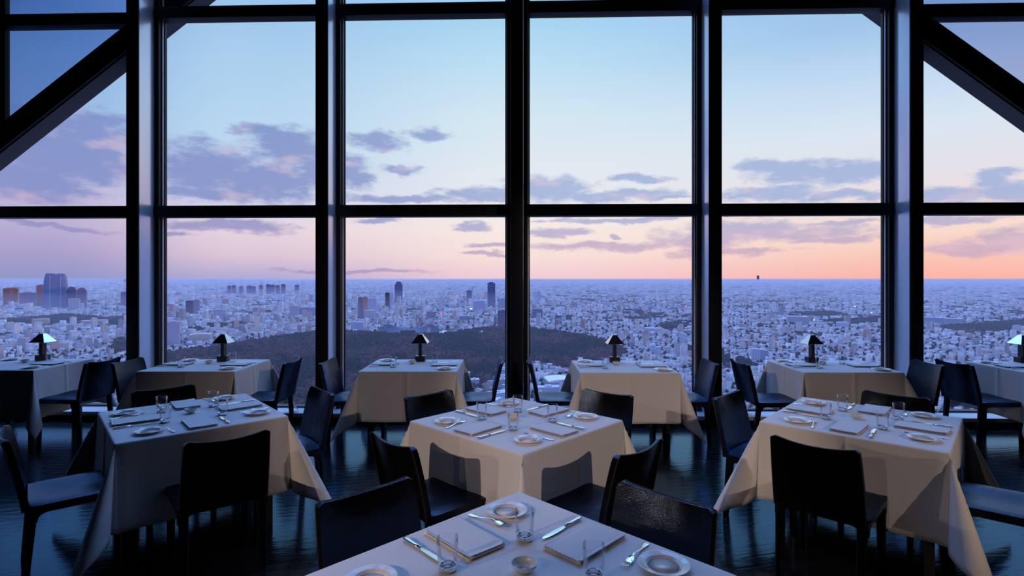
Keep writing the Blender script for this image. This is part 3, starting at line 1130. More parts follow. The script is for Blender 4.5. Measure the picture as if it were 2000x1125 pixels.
def setting(key, side, sidew, items=('bread_plate', 'fork', 'napkin', 'knife', 'tumbler')):
    """side: 0 = -y edge, 1 = +x edge, 2 = +y edge, 3 = -x edge of the table"""
    c, a, w, d, words = TABLES[key]
    half = (d if side in (0, 2) else w) / 2
    rot = a + (0, PI / 2, PI, -PI / 2)[side]
    # diner frame: +v towards the table centre, +u to the diner's right
    fu = Vector((math.cos(rot), math.sin(rot)))
    fv = Vector((-math.sin(rot), math.cos(rot)))
    def at(u, v):
        p = c + fu * u + fv * (v - half)
        return (p.x, p.y, TZ + 0.0022)
    k = 0.94 if key[0] == 'A' else 1.0
    def j(s=0.008):
        return rnd.uniform(-s, s)
    where = ' on ' + words + ', ' + sidew + ' place'
    if 'bread_plate' in items:
        place('bread_plate', at(-0.295 * k + j(), 0.125 + j()), rnd.uniform(0, 6), WORDS['bread_plate'] + where)
    if 'fork' in items:
        place('fork', at(-0.178 * k + j(), 0.022 + j()), rot + 0.20 + j(0.05), WORDS['fork'] + where)
    if 'napkin' in items:
        me_ = NAPK[NAP_I[0] % 4]
        NAP_I[0] += 1
        o = bpy.data.objects.new('napkin', me_)
        C.objects.link(o)
        o.location = at(-0.02 + j(), 0.165 + j())
        o.rotation_euler = (0, 0, rot + j(0.05) - 0.02)
        tag(o, WORDS['napkin'] + where, 'napkin', 'folded napkins')
    if 'knife' in items:
        place('knife', at(0.125 * k + j(), 0.02 + j()), rot + j(0.05), WORDS['knife'] + where)
    if 'tumbler' in items:
        place('tumbler', at(0.145 * k + j(), 0.30 * k + j()), rnd.uniform(0, 6), WORDS['tumbler'] + where)


for key in ('A0', 'A1', 'A2', 'A3', 'A4', 'A5'):
    if key != 'A0':
        setting(key, 3, 'left')
    else:
        setting(key, 3, 'left', ('bread_plate',))
    if key != 'A5':
        setting(key, 1, 'right')
for key, names in (('B1', {0: 'nearest', 1: 'right', 2: 'rear', 3: 'left'}),
                   ('B2', {0: 'front right', 1: 'rear right', 2: 'rear left', 3: 'front left'}),
                   ('B3', {0: 'nearest', 1: 'right', 2: 'rear', 3: 'left'})):
    for s_, nm in names.items():
        setting(key, s_, nm)
setting('C', 1, 'rear right')
setting('C', 2, 'rear left')
setting('C', 3, 'front left', ('bread_plate',))
setting('C', 0, 'front right', ('tumbler',))
for key in TABLES:
    c, a, w, d, words = TABLES[key]
    off = {'A': (-0.04, 0.10), 'B': (-0.02, 0.03), 'C': (0.01, 0.02)}[key[0]]
    place('small_bowl', (c.x + off[0], c.y + off[1], TZ + 0.0022), 0.3, 'little white china bowl in the middle of ' + words)


# ------------------------------------------------------------------ table lamps
def make_lamp(root):
    obj('base', box_bm(-0.055, 0.055, -0.045, 0.045, 0.0, 0.058, bevel=0.002), M['lamp_black'], root)
    obj('post', box_bm(-0.018, 0.018, -0.032, 0.032, 0.0585, 0.196, bevel=0.002), M['lamp_black'], root)
    bm = bmesh.new()
    lathe(bm, [(0, 0.1965), (0.012, 0.1965), (0.012, 0.235), (0, 0.235)], 16)
    obj('socket', bm, M['silver'], root, smooth=False)
    bm = bmesh.new()
    z0, z1, a0_, b0_, a1_, b1_ = 0.205, 0.300, 0.088, 0.088, 0.022, 0.022
    t_ = 0.0025
    ro = [(-a0_, -b0_, z0), (a0_, -b0_, z0), (a0_, b0_, z0), (-a0_, b0_, z0)]
    rt = [(-a1_, -b1_, z1), (a1_, -b1_, z1), (a1_, b1_, z1), (-a1_, b1_, z1)]
    ri = [(x * (1 - t_ / 0.05), y * (1 - t_ / 0.05), z0) for x, y, z in ro]
    rti = [(x * 0.85, y * 0.85, z1 - 0.003) for x, y, z in rt]
    A_ = [bm.verts.new(p) for p in ri]
    B_ = [bm.verts.new(p) for p in ro]
    C_ = [bm.verts.new(p) for p in rt]
    D_ = [bm.verts.new(p) for p in rti]
    for r0, r1 in ((A_, B_), (B_, C_), (D_, A_)):
        for i in range(4):
            j_ = (i + 1) % 4
            bm.faces.new((r0[i], r0[j_], r1[j_], r1[i]))
    bm.faces.new(C_)
    bm.faces.new(D_[::-1])
    obj('lamp_shade', bm, M['lamp_metal'], root)


LAMPS = [('A0', (-5.60, 6.60)), ('A1', (-3.405, 6.53)), ('A2', (-1.08, 6.53)), ('A3', (1.195, 6.45)), ('A4', (3.49, 6.44)), ('A5', (5.92, 6.42))]
lamp0 = None
for key, p in LAMPS:
    lab = 'black table lamp with pyramid metal shade on ' + TABLES[key][4]
    loc = (p[0] * H, p[1] * H, TZ + 0.0022)
    if lamp0 is None:
        lamp0 = empty('table_lamp', loc, 0, lab, 'lamp', 'pyramid table lamps by the window')
        make_lamp(lamp0)
    else:
        dup(lamp0, loc, 0, lab)


# ------------------------------------------------------------------ the city far below
def gpt(px, py):
    """ground point seen in direction (px, py) of the level view, as plain metres"""
    Y = FPX * 235.0 / (py - 540.0)
    return (px - 1000.0) / FPX * Y, Y


def facade(name, storey=3.3, bay=3.2, dark=0.45, own=None, rough=0.7):
    m_, N, b = mat(name, (0.5, 0.5, 0.5), rough, spec=0.3)
    geo = N.add('ShaderNodeNewGeometry')
    sp = N.add('ShaderNodeSeparateXYZ')
    N.l.new(geo.outputs['Position'], sp.inputs[0])
    sn = N.add('ShaderNodeSeparateXYZ')
    N.l.new(geo.outputs['Normal'], sn.inputs[0])
    zf = N.math('FRACT', N.math('DIVIDE', N.math('ADD', sp.outputs['Z'], 1000.0), storey))
    hf = N.math('FRACT', N.math('DIVIDE', N.math('ADD', N.math('MULTIPLY', sp.outputs['X'], 0.92), N.math('MULTIPLY', sp.outputs['Y'], 0.61)), bay))
    w_ = N.math('MULTIPLY', N.math('GREATER_THAN', zf, 0.48), N.math('GREATER_THAN', hf, 0.35))
    wall = N.math('LESS_THAN', N.math('ABSOLUTE', sn.outputs['Z']), 0.5)
    w_ = N.math('MULTIPLY', w_, wall)
    if own is None:
        at = N.add('ShaderNodeAttribute', attribute_name='tone')
        base_c = at.outputs['Color']
    else:
        oi = N.add('ShaderNodeRGB')
        oi.outputs[0].default_value = (*own, 1)
        base_c = oi.outputs[0]
    win = N.mix(1.0 - dark, (0.02, 0.03, 0.05, 1), base_c)
    col = N.mix(w_, base_c, win)
    N.l.new(col, b.inputs['Base Color'])
    return m_


M['facade'] = facade('city_facades')
GZ = GROUND
# ground
M['ground'], N, b = mat('city_ground', (0.2, 0.2, 0.2), 0.9)
pos = N.add('ShaderNodeNewGeometry').outputs['Position']
n1 = N.noise(pos, 0.004, 5.0, 0.6)
n2 = N.noise(pos, 0.03, 4.0, 0.6)
gcol = N.mix(N.smooth(n2, 0.4, 0.6), (0.05, 0.06, 0.07, 1), (0.13, 0.135, 0.14, 1))
gcol = N.mix(N.smooth(n1, 0.52, 0.62), gcol, (0.04, 0.065, 0.045, 1))
N.l.new(gcol, b.inputs['Base Color'])
g_obj = struct(obj('ground', box_bm(-42000, 42000, 300, 34000, GZ - 5, GZ), M['ground']))
g_obj['label'] = 'wide city plain reaching to the horizon'

# polygons on the plane of view directions, turned into ground polygons
FOREST = [(300, 697), (345, 690), (400, 684), (450, 676), (500, 668), (560, 658), (612, 652), (680, 650), (760, 655), (860, 656), (900, 650), (950, 643),
          (1020, 642), (1080, 650), (1150, 660), (1200, 674), (1225, 690), (1215, 700), (1170, 712), (1120, 722), (1060, 712), (1000, 708),
          (975, 722), (968, 742), (940, 762), (915, 770), (900, 800), (880, 860), (250, 960), (230, 860), (290, 760)]
PARKS = [FOREST,
         [(0, 627), (60, 622), (130, 616), (200, 622), (215, 630), (120, 636), (20, 634)],
         [(200, 628), (245, 622), (245, 640), (210, 642)],
         [(395, 637), (470, 632), (500, 641), (430, 647)],
         [(1600, 628), (1720, 622), (1740, 630), (1640, 636)],
         [(1550, 612), (1620, 610), (1660, 616), (1580, 620)],
         [(1830, 640), (2000, 628), (2060, 640), (1900, 654)],
         [(1360, 688), (1400, 680), (1420, 700), (1395, 720), (1365, 712)],
         [(218, 668), (250, 664), (252, 690), (222, 692)],
         [(1285, 636), (1330, 632), (1350, 640), (1300, 645)]]


def inside(poly, x, y):
    P_ = np.array(poly, float)
    r_ = np.zeros(x.shape, bool)
    j = len(P_) - 1
    for i in range(len(P_)):
        xi, yi = P_[i]
        xj, yj = P_[j]
        c_ = ((yi > y) != (yj > y)) & (x < (xj - xi) * (y - yi) / (yj - yi + 1e-9) + xi)
        r_ ^= c_
        j = i
    return r_


GPOLY = [[gpt(*p) for p in poly] for poly in PARKS]
CAMPUS = [gpt(*p) for p in [(975, 708), (1060, 709), (1130, 724), (1130, 790), (940, 790), (958, 745)]]
STADIUM = [gpt(*p) for p in [(735, 643), (890, 643), (890, 654), (732, 654)]]

# ---- named landmarks: name, left px, right px, top py, base py, tone, label, category, shape
LM = [
    ('office_tower', 84, 121, 534, 602, (0.34, 0.38, 0.50), 'tallest pale blue tower at the far left with curved crown', 'round'),
    ('office_tower', 4, 26, 562, 600, (0.62, 0.27, 0.16), 'orange-lit tower at the far left edge of the skyline', 'box'),  # orange sunlight on this tower is put into its facade tone
    ('office_block', 36, 60, 571, 603, (0.36, 0.34, 0.42), 'broad grey block just left of the tallest left tower', 'box'),
    ('office_tower', 69, 83, 556, 600, (0.50, 0.30, 0.26), 'slim pinkish tower touching the left side of the tallest left tower', 'box'),  # warm sunlight on its side is painted into the pinkish tone
    ('apartment_tower', 128, 143, 560, 602, (0.24, 0.22, 0.30), 'dark tower with notched top, first right of the tallest left tower', 'step'),
    ('apartment_tower', 148, 163, 562, 603, (0.30, 0.27, 0.33), 'dark slim tower, second right of the tallest left tower', 'step'),
    ('office_block', 131, 148, 583, 606, (0.55, 0.52, 0.56), 'low pale block in front of the two dark left towers', 'box'),
    ('apartment_tower', 234, 247, 570, 602, (0.30, 0.28, 0.36), 'grey tower half hidden by the wide left column', 'box'),
    ('apartment_tower', 361, 374, 587, 615, (0.06, 0.07, 0.12), 'near-black square tower in the second bay', 'box'),
    ('apartment_tower', 375, 387, 585, 612, (0.36, 0.33, 0.42), 'mauve tower right behind the near-black square tower', 'box'),
    ('apartment_block', 324, 345, 627, 676, (0.52, 0.54, 0.60), 'tall gridded pale apartment block beside the left column', 'box'),
    ('apartment_block', 414, 436, 604, 622, (0.60, 0.58, 0.60), 'white office with tall window openings next to a red sign', 'box'),
    ('apartment_block', 565, 582, 597, 619, (0.52, 0.50, 0.52), 'pale square block near the second column', 'box'),
    ('office_block', 583, 612, 600, 618, (0.34, 0.36, 0.48), 'wide bluish office block touching the second column', 'box'),
    ('apartment_block', 365, 402, 652, 668, (0.62, 0.57, 0.47), 'cream stepped apartment block above the left forest edge', 'step'),
    ('hotel_block', 155, 196, 626, 637, (0.60, 0.48, 0.40), 'long tan low block at the left with even windows', 'box'),
    ('hotel_block', 59, 84, 623, 638, (0.62, 0.50, 0.38), 'tan cubic block left of the long tan block', 'box'),
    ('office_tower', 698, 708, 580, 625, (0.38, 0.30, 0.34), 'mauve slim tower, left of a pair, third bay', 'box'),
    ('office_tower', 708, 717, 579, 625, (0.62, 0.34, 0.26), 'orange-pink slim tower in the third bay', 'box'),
    ('office_tower', 717, 734, 582, 618, (0.62, 0.64, 0.70), 'white office tower right of the orange-pink slim tower', 'box'),
    ('office_block', 709, 729, 606, 626, (0.62, 0.58, 0.56), 'pale block at the foot of the white office tower', 'box'),
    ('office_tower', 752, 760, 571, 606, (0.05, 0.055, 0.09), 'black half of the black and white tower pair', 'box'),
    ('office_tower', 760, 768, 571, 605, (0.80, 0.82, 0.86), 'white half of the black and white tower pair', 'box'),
    ('office_tower', 770, 785, 550, 592, (0.22, 0.24, 0.36), 'tall dark blue tower with a crown, third bay', 'step'),
    ('apartment_tower', 911, 922, 567, 595, (0.22, 0.24, 0.36), 'dark tower left of the thin white mast', 'box'),
    ('office_tower', 952, 967, 551, 600, (0.20, 0.21, 0.32), 'tallest dark slab tower left of the centre mullion', 'box'),
    ('office_block', 924, 947, 587, 612, (0.52, 0.55, 0.66), 'wide pale blue block below the white mast', 'box'),
    ('office_block', 973, 997, 582, 606, (0.46, 0.49, 0.60), 'pale slab beside the centre mullion behind a dark block', 'box'),
    ('office_block', 972, 1000, 605, 642, (0.17, 0.18, 0.26), 'large dark blue-grey block touching the centre mullion', 'box'),
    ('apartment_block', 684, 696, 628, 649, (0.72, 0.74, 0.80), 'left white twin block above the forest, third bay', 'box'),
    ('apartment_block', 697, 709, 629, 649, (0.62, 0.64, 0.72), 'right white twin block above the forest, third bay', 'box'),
    ('apartment_block', 832, 850, 608, 627, (0.36, 0.28, 0.30), 'brown square block behind the swooping arena roof', 'box'),
    ('apartment_block', 895, 922, 617, 629, (0.28, 0.30, 0.40), 'grey low hall building right of the arena', 'box'),
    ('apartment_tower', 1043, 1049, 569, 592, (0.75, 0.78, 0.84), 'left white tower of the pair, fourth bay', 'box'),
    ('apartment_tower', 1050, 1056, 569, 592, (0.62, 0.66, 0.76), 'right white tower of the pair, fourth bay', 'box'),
    ('office_block', 1178, 1190, 585, 597, (0.75, 0.78, 0.84), 'bright white block standing alone in the fourth bay', 'box'),
    ('office_block', 1040, 1060, 603, 622, (0.20, 0.20, 0.30), 'dark rounded block right of the centre mullion', 'box'),
    ('apartment_block', 1270, 1282, 672, 692, (0.80, 0.82, 0.86), 'white stepped tower block near the forest, right of the lamp', 'step'),
    ('apartment_block', 1283, 1291, 677, 694, (0.72, 0.74, 0.80), 'smaller white block next to the white stepped tower block', 'box'),
    ('apartment_tower', 1329, 1339, 650, 672, (0.74, 0.76, 0.82), 'white slim block left of the narrow right column', 'box'),
    ('office_block', 1262, 1284, 641, 654, (0.56, 0.58, 0.64), 'wide pale office in the fourth bay', 'box'),
    ('apartment_block', 1471, 1486, 681, 708, (0.66, 0.68, 0.74), 'striped white apartment slab in the fifth bay', 'box'),
    ('apartment_block', 1486, 1496, 683, 708, (0.48, 0.50, 0.58), 'plain grey slab joined to the striped apartment slab', 'box'),
    ('apartment_block', 1545, 1582, 618, 632, (0.55, 0.52, 0.54), 'long pale apartment row in the fifth bay', 'box'),
    ('apartment_block', 1640, 1660, 629, 640, (0.70, 0.72, 0.78), 'white block right of the long pale row', 'step'),
    ('office_tower', 1479, 1483, 538, 549, (0.16, 0.17, 0.28), 'tiny lone dark tower on the horizon, fifth bay', 'box'),
    ('apartment_block', 1808, 1846, 620, 636, (0.46, 0.48, 0.56), 'long grey hospital block in the sixth bay', 'box'),
    ('apartment_block', 1850, 1885, 622, 634, (0.52, 0.53, 0.60), 'pale row of slabs in the sixth bay', 'box'),
    ('office_block', 1345, 1352, 616, 628, (0.60, 0.46, 0.46), 'pink apartment block left of the narrow right column', 'box'),
]
for k, (x0, x1, yt) in enumerate([(443, 450, 558), (452, 459, 557), (466, 473, 559), (481, 490, 558), (491, 498, 559), (505, 512, 557), (519, 526, 555),
                                  (527, 535, 556), (537, 545, 557), (548, 556, 555), (575, 583, 556)]):
    LM.append(('apartment_tower', x0, x1, yt, 575, (0.24 + 0.03 * (k % 3), 0.24, 0.34), 'high-rise of the bluish far skyline row, second bay, %s from the left' % ['first', 'second', 'third', 'fourth', 'fifth', 'sixth', 'seventh', 'eighth', 'ninth', 'tenth', 'eleventh'][k], 'box'))


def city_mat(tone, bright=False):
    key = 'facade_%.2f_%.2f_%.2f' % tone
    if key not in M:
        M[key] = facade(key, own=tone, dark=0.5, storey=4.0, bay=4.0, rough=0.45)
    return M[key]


LMG = []
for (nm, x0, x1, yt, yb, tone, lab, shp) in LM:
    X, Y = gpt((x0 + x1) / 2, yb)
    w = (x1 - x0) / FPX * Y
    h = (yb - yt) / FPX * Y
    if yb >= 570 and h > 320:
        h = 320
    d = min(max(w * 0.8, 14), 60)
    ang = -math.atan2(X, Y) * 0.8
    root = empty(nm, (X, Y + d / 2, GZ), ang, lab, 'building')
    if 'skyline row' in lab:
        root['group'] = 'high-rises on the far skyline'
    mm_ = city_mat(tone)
    LMG.append((X, Y + d / 2, max(w, d) * 0.75))
    if shp == 'round':
        bm = bmesh.new()
        rings = []
        for z, k in ((0, 1.04), (h * 0.3, 1.04), (h * 0.8, 0.98), (h * 0.97, 0.86)):
            ring = []
            for q in range(32):
                t = 2 * PI * q / 32
                e = (abs(math.cos(t)) ** 3.2 + abs(math.sin(t)) ** 3.2) ** (-1 / 3.2)
                ring.append((w / 2 * k * e * math.cos(t), d / 2 * k * e * math.sin(t), z))
            rings.append(ring)
        loft(bm, rings)
        obj('tower_body', bm, mm_, root)
        bm = bmesh.new()
        add_box(bm, -w * 0.40, -w * 0.03, -d * 0.3, d * 0.3, h * 0.97, h * 1.0)
        add_box(bm, w * 0.05, w * 0.38, -d * 0.3, d * 0.3, h * 0.97, h * 0.995)
        obj('crown', bm, mm_, root)
        bm = bmesh.new()
        add_box(bm, -w * 0.25, -w * 0.19, -d * 0.535, -d * 0.44, 0, h * 0.93)
        add_box(bm, w * 0.19, w * 0.25, -d * 0.535, -d * 0.44, 0, h * 0.93)
        obj('corner_fins', bm, city_mat((0.55, 0.58, 0.68)), root)
    elif shp == 'step':
        obj('tower_body', box_bm(-w / 2, w / 2, -d / 2, d / 2, 0, h * 0.88), mm_, root)
        obj('upper_storeys', box_bm(-w * 0.36, w * 0.36, -d * 0.4, d * 0.4, h * 0.88, h * 0.97), mm_, root)
        obj('rooftop_plant', box_bm(-w * 0.2, w * 0.15, -d * 0.2, d * 0.2, h * 0.97, h), mm_, root)
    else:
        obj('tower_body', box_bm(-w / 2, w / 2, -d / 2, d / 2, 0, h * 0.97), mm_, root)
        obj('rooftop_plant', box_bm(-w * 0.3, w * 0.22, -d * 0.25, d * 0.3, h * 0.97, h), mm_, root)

# white mast behind the dark tower
X, Y = gpt(923, 600)
mast = tag(obj('radio_mast', box_bm(-5.5, 5.5, -5, 5, 0, 41.0 / FPX * Y), city_mat((0.85, 0.87, 0.9))), 'thin white mast beside a dark tower, third bay', 'mast')
mast.location = (X, Y, GZ)

# swooping arena roof
X, Y = gpt(795, 652)
ar = empty('sports_arena', (X, Y + 45, GZ), 0.0, 'blue-grey arena with a sweeping ridge roof at the far forest edge', 'arena')
M['arena_roof'], N, b = mat('arena_roof_steel', (0.05, 0.065, 0.11), 0.6)
W2 = 58.0 / FPX * Y
bm = bmesh.new()
Gd = {}
for i in range(33):
    for j in range(13):
        u, v = -1 + 2 * i / 32, -1 + 2 * j / 12
        ridge = 40 - 22 * (1 - min(1, abs(u) / 0.72) ** 2) + (0 if abs(u) < 0.72 else -(abs(u) - 0.72) * 60)
        x = W2 * u
        y = 48 * v * math.sqrt(max(0.06, 1 - u * u * 0.9))
        z = 5 + (ridge - 5) * (1 - abs(v) ** 0.8)
        Gd[i, j] = bm.verts.new((x, y, z))
for i in range(32):
    for j in range(12):
        bm.faces.new((Gd[i, j], Gd[i + 1, j], Gd[i + 1, j + 1], Gd[i, j + 1]))
bmesh.ops.recalc_face_normals(bm, faces=bm.faces)
obj('roof', bm, M['arena_roof'], ar, smooth=True)
bm = bmesh.new()
loft(bm, [[(W2 * 0.96 * math.cos(t), 44 * math.sin(t), z) for t in [2 * PI * q / 32 for q in range(32)]] for z in (0, 5.5)])
obj('ring_wall', bm, city_mat((0.40, 0.42, 0.50)), ar)
for s_ in (-1, 1):
    obj('pylon', box_bm(W2 * 0.72 * s_ - 3, W2 * 0.72 * s_ + 3, -3, 3, 0, 45), city_mat((0.40, 0.42, 0.50)), ar)

# white tent roof right of the arena
X, Y = gpt(866, 655)
M['white_roof'], N, b = mat('white_membrane', (0.9, 0.9, 0.9), 0.5)
tent = empty('white_tent', (X, Y + 20, GZ), 0, 'bright white pointed tent roof right of the arena', 'tent')
bm = bmesh.new()
lathe(bm, [(0, 22), (3, 20), (9, 14.5), (20, 10), (33, 6.5), (39, 4.5), (39, 0)], 24)
obj('membrane', bm, M['white_roof'], tent, smooth=True)
bm = bmesh.new()
lathe(bm, [(0, 26), (1.2, 26), (1.6, 20), (0, 20)], 10)
obj('mast_tip', bm, M['white_roof'], tent)
X, Y = gpt(941, 653)
dome = tag(obj('small_dome', bmesh.new(), M['white_roof']), 'small white half round roof among the trees', 'dome')
bm = bmesh.new()
lathe(bm, [(16 * math.cos(t), 14 * math.sin(t)) for t in [k * PI / 16 for k in range(8)]] + [(0, 14)], 20)
bm.to_mesh(dome.data)
bm.free()
dome.location = (X, Y, GZ)

# school grounds below the centre: barrel roofs, the white hall
M['tan_roof'], N, b = mat('weathered_roof', (0.46, 0.38, 0.36), 0.7)
def barrel(px, py, wpx, dep, z0, rise, rot, rm, lab, wall_tone=(0.6, 0.56, 0.55)):
    X, Y = gpt(px, py)
    w = wpx / FPX * Y / 2
    LMG.append((X, Y, max(w, dep / 2) * 1.15))
    r = empty('barrel_hall', (X, Y, GZ), rot, lab, 'hall')
    obj('walls', box_bm(-w, w, -dep / 2, dep / 2, 0, z0), city_mat(wall_tone), r)
    bm_ = bmesh.new()
    prof = [(w * 1.03 * math.cos(t), z0 + rise * math.sin(t)) for t in [PI * k / 14 for k in range(15)]]
    extrude_poly(bm_, prof[::-1], lambda u, v, q: Vector((u, -dep / 2 - 0.5 + q, v)), dep + 1)
    bmesh.ops.recalc_face_normals(bm_, faces=bm_.faces)
    soft(obj('roof', bm_, M[rm], r), 30)


barrel(1016, 738, 34, 46, 9, 7, 1.2, 'tan_roof', 'tan barrel roof hall just right of the centre mullion')
barrel(1055, 742, 40, 44, 9, 8, 1.2, 'tan_roof', 'pinkish barrel roof hall in the centre behind the school block')
barrel(1092, 755, 50, 56, 15, 5, 0.15, 'white_roof', 'bright white roofed hall below the forest edge')
SCH = [
    ('school_block', 1075, 772, 50, 20, 15, 0.12, (0.66, 0.66, 0.70), 'white school block with many windows below the white roofed hall'),
    ('school_block', 1030, 765, 26, 30, 9, 0.35, (0.55, 0.53, 0.56), 'grey flat roofed annexe beside the school block'),
    ('school_block', 985, 733, 30, 18, 13, 0.3, (0.62, 0.60, 0.60), 'pale stepped block left of the centre mullion'),
    ('warehouse', 972, 778, 40, 26, 9, 0.55, (0.78, 0.78, 0.80), 'low white flat roof shed left of the centre mullion'),
    ('warehouse', 962, 792, 46, 22, 8, 0.55, (0.70, 0.72, 0.74), 'nearest low white shed left of the centre mullion'),
    ('apartment_block', 912, 750, 11, 14, 24, 0.1, (0.62, 0.36, 0.34), 'pink block beside the pale window tablecloth'),
    ('apartment_block', 927, 757, 16, 16, 16, 0.2, (0.60, 0.64, 0.74), 'bluish white block right of the pink block'),
    ('apartment_block', 983, 757, 22, 16, 17, 0.2, (0.56, 0.46, 0.46), 'brownish pink block near the centre mullion'),
]
for (nm, px, py, wpx, dep, h, rot, tone, lab) in SCH:
    X, Y = gpt(px, py)
    w = wpx / FPX * Y / 2
    r = empty(nm, (X, Y + dep / 2, GZ), rot, lab, 'building')
    obj('walls', box_bm(-w, w, -dep / 2, dep / 2, 0, h), city_mat(tone), r)
    obj('roof_parapet', box_bm(-w - 0.4, w + 0.4, -dep / 2 - 0.4, dep / 2 + 0.4, h, h + 1.0), city_mat((0.62, 0.62, 0.66)), r)
    obj('rooftop_hut', box_bm(-w * 0.4, w * 0.1, -dep * 0.2, dep * 0.25, h + 1.0, h + 3.6), city_mat(tone), r)
    LMG.append((X, Y + dep / 2, max(w, dep / 2) * 1.2))

# ---- ordinary buildings in rings of distance
cells = []
dist = 880.0
while dist < 33000:
    step = max(17.0, dist * 0.0092)
    n_az = int(2 * 1.0 * dist / step)
    azs = -1.0 + 2.0 * (np.arange(n_az) + 0.5) / n_az
    azs = azs + rng.uniform(-0.3, 0.3, n_az) * step / dist
    rr_ = dist + rng.uniform(-0.35, 0.35, n_az) * step
    cells.append(np.stack([rr_ * np.sin(azs), rr_ * np.cos(azs), np.full(n_az, step), rr_], 1))
    dist += step * (1.0 if dist < 6000 else 1.35)
B = np.concatenate(cells)
bx, by, bs, bd = B.T
keep = rng.random(len(bx)) > 0.10
for poly in GPOLY:
    keep &= ~inside(poly, bx, by)
keep &= ~inside(STADIUM, bx, by)
for (X, Y, r_) in LMG:
    keep &= (np.hypot(bx - X, by - Y) > r_ + bs * 0.55)
# small greens and avenues
def vnoise(x, y, s, seed):
    r2 = np.random.default_rng(seed)
    T = r2.random((256, 256))
    xf, yf = x / s + 1000.3, y / s + 1000.7
    xi, yi = np.floor(xf).astype(int), np.floor(yf).astype(int)
    fx, fy = xf - xi, yf - yi
    fx, fy = fx * fx * (3 - 2 * fx), fy * fy * (3 - 2 * fy)
    g = lambda a, b__: T[a % 256, b__ % 256]
    return (g(xi, yi) * (1 - fx) + g(xi + 1, yi) * fx) * (1 - fy) + (g(xi, yi + 1) * (1 - fx) + g(xi + 1, yi + 1) * fx) * fy
green = vnoise(bx, by, 210, 3) * 0.6 + vnoise(bx, by, 80, 4) * 0.4
keep &= green < 0.76
bx, by, bs, bd = bx[keep], by[keep], bs[keep], bd[keep]
n = len(bx)
dens_ = vnoise(bx, by, 900, 5) * 0.6 + vnoise(bx, by, 300, 6) * 0.4
bw = bs * rng.uniform(0.42, 0.82, n) * 0.5
bdp = bs * rng.uniform(0.42, 0.82, n) * 0.5
bh = 6.5 * np.exp(rng.normal(0, 0.38, n)) + np.where(rng.random(n) < 0.07 + 0.22 * np.clip(dens_ - 0.5, 0, 1), rng.exponential(7, n) + 5, 0)
left_f = np.clip((-(bx / by) + 0.25) / 0.6, 0, 1)
bh *= 1 + 0.55 * left_f * (bd > 2300)
tall = (rng.random(n) < 0.003 + 0.009 * left_f) & (bd > 2600)
bh = np.where(tall, bh + rng.exponential(19, n), bh)
bh = np.minimum(bh, 150)
bw = np.where(bh > 40, np.maximum(bw, 9), bw)
rot = vnoise(bx, by, 700, 8) * 3.0 + rng.normal(0, 0.06, n)
PAL = np.array([(0.66, 0.67, 0.70), (0.58, 0.59, 0.63), (0.50, 0.50, 0.54), (0.74, 0.75, 0.78), (0.52, 0.46, 0.42), (0.60, 0.54, 0.48), (0.42, 0.36, 0.35),
                (0.36, 0.38, 0.44), (0.48, 0.34, 0.31), (0.26, 0.28, 0.34), (0.62, 0.60, 0.56)])
PN = ['white', 'pale grey', 'grey', 'bright white', 'tan', 'beige', 'brown', 'slate grey', 'brick red', 'dark grey', 'cream']
pid = rng.choice(len(PAL), n, p=[0.18, 0.17, 0.13, 0.12, 0.07, 0.08, 0.05, 0.07, 0.03, 0.05, 0.05])
wallc = PAL[pid] * np.array((1.24, 1.10, 0.92)) * rng.uniform(0.85, 1.1, (n, 1))
ROOFS = np.array([(0.20, 0.22, 0.27), (0.32, 0.34, 0.38), (0.44, 0.46, 0.50), (0.24, 0.19, 0.18), (0.14, 0.16, 0.20), (0.62, 0.64, 0.68), (0.20, 0.26, 0.25)])
roofc = ROOFS[rng.choice(len(ROOFS), n, p=[0.24, 0.24, 0.16, 0.10, 0.12, 0.08, 0.06])] * rng.uniform(0.85, 1.1, (n, 1))
px_ = 1000 + FPX * bx / by
vis_cols = np.ones(n, bool)
for lo, hi in ((240, 330), (612, 668), (994, 1025), (1360, 1413), (1716, 1812)):
    vis_cols &= ~((px_ > lo) & (px_ < hi))
pyb = 540 + FPX * 235.0 / by
HID = [(0, 205, 701), (300, 600, 700), (625, 920, 701), (1020, 1370, 703), (1430, 1780, 703), (1815, 2000, 705)]
vis = vis_cols & (px_ > 3) & (px_ < 1997) & (pyb < 800)
for a_, b__, yy in HID:
    vis &= ~((px_ > a_) & (px_ < b__) & (pyb > yy))
size = np.where(vis, (bw * 2) * (bh + 0.4 * bdp) / bd ** 2, 0)
order = np.argsort(-size)[:300]
single = np.zeros(n, bool)
single[order] = True


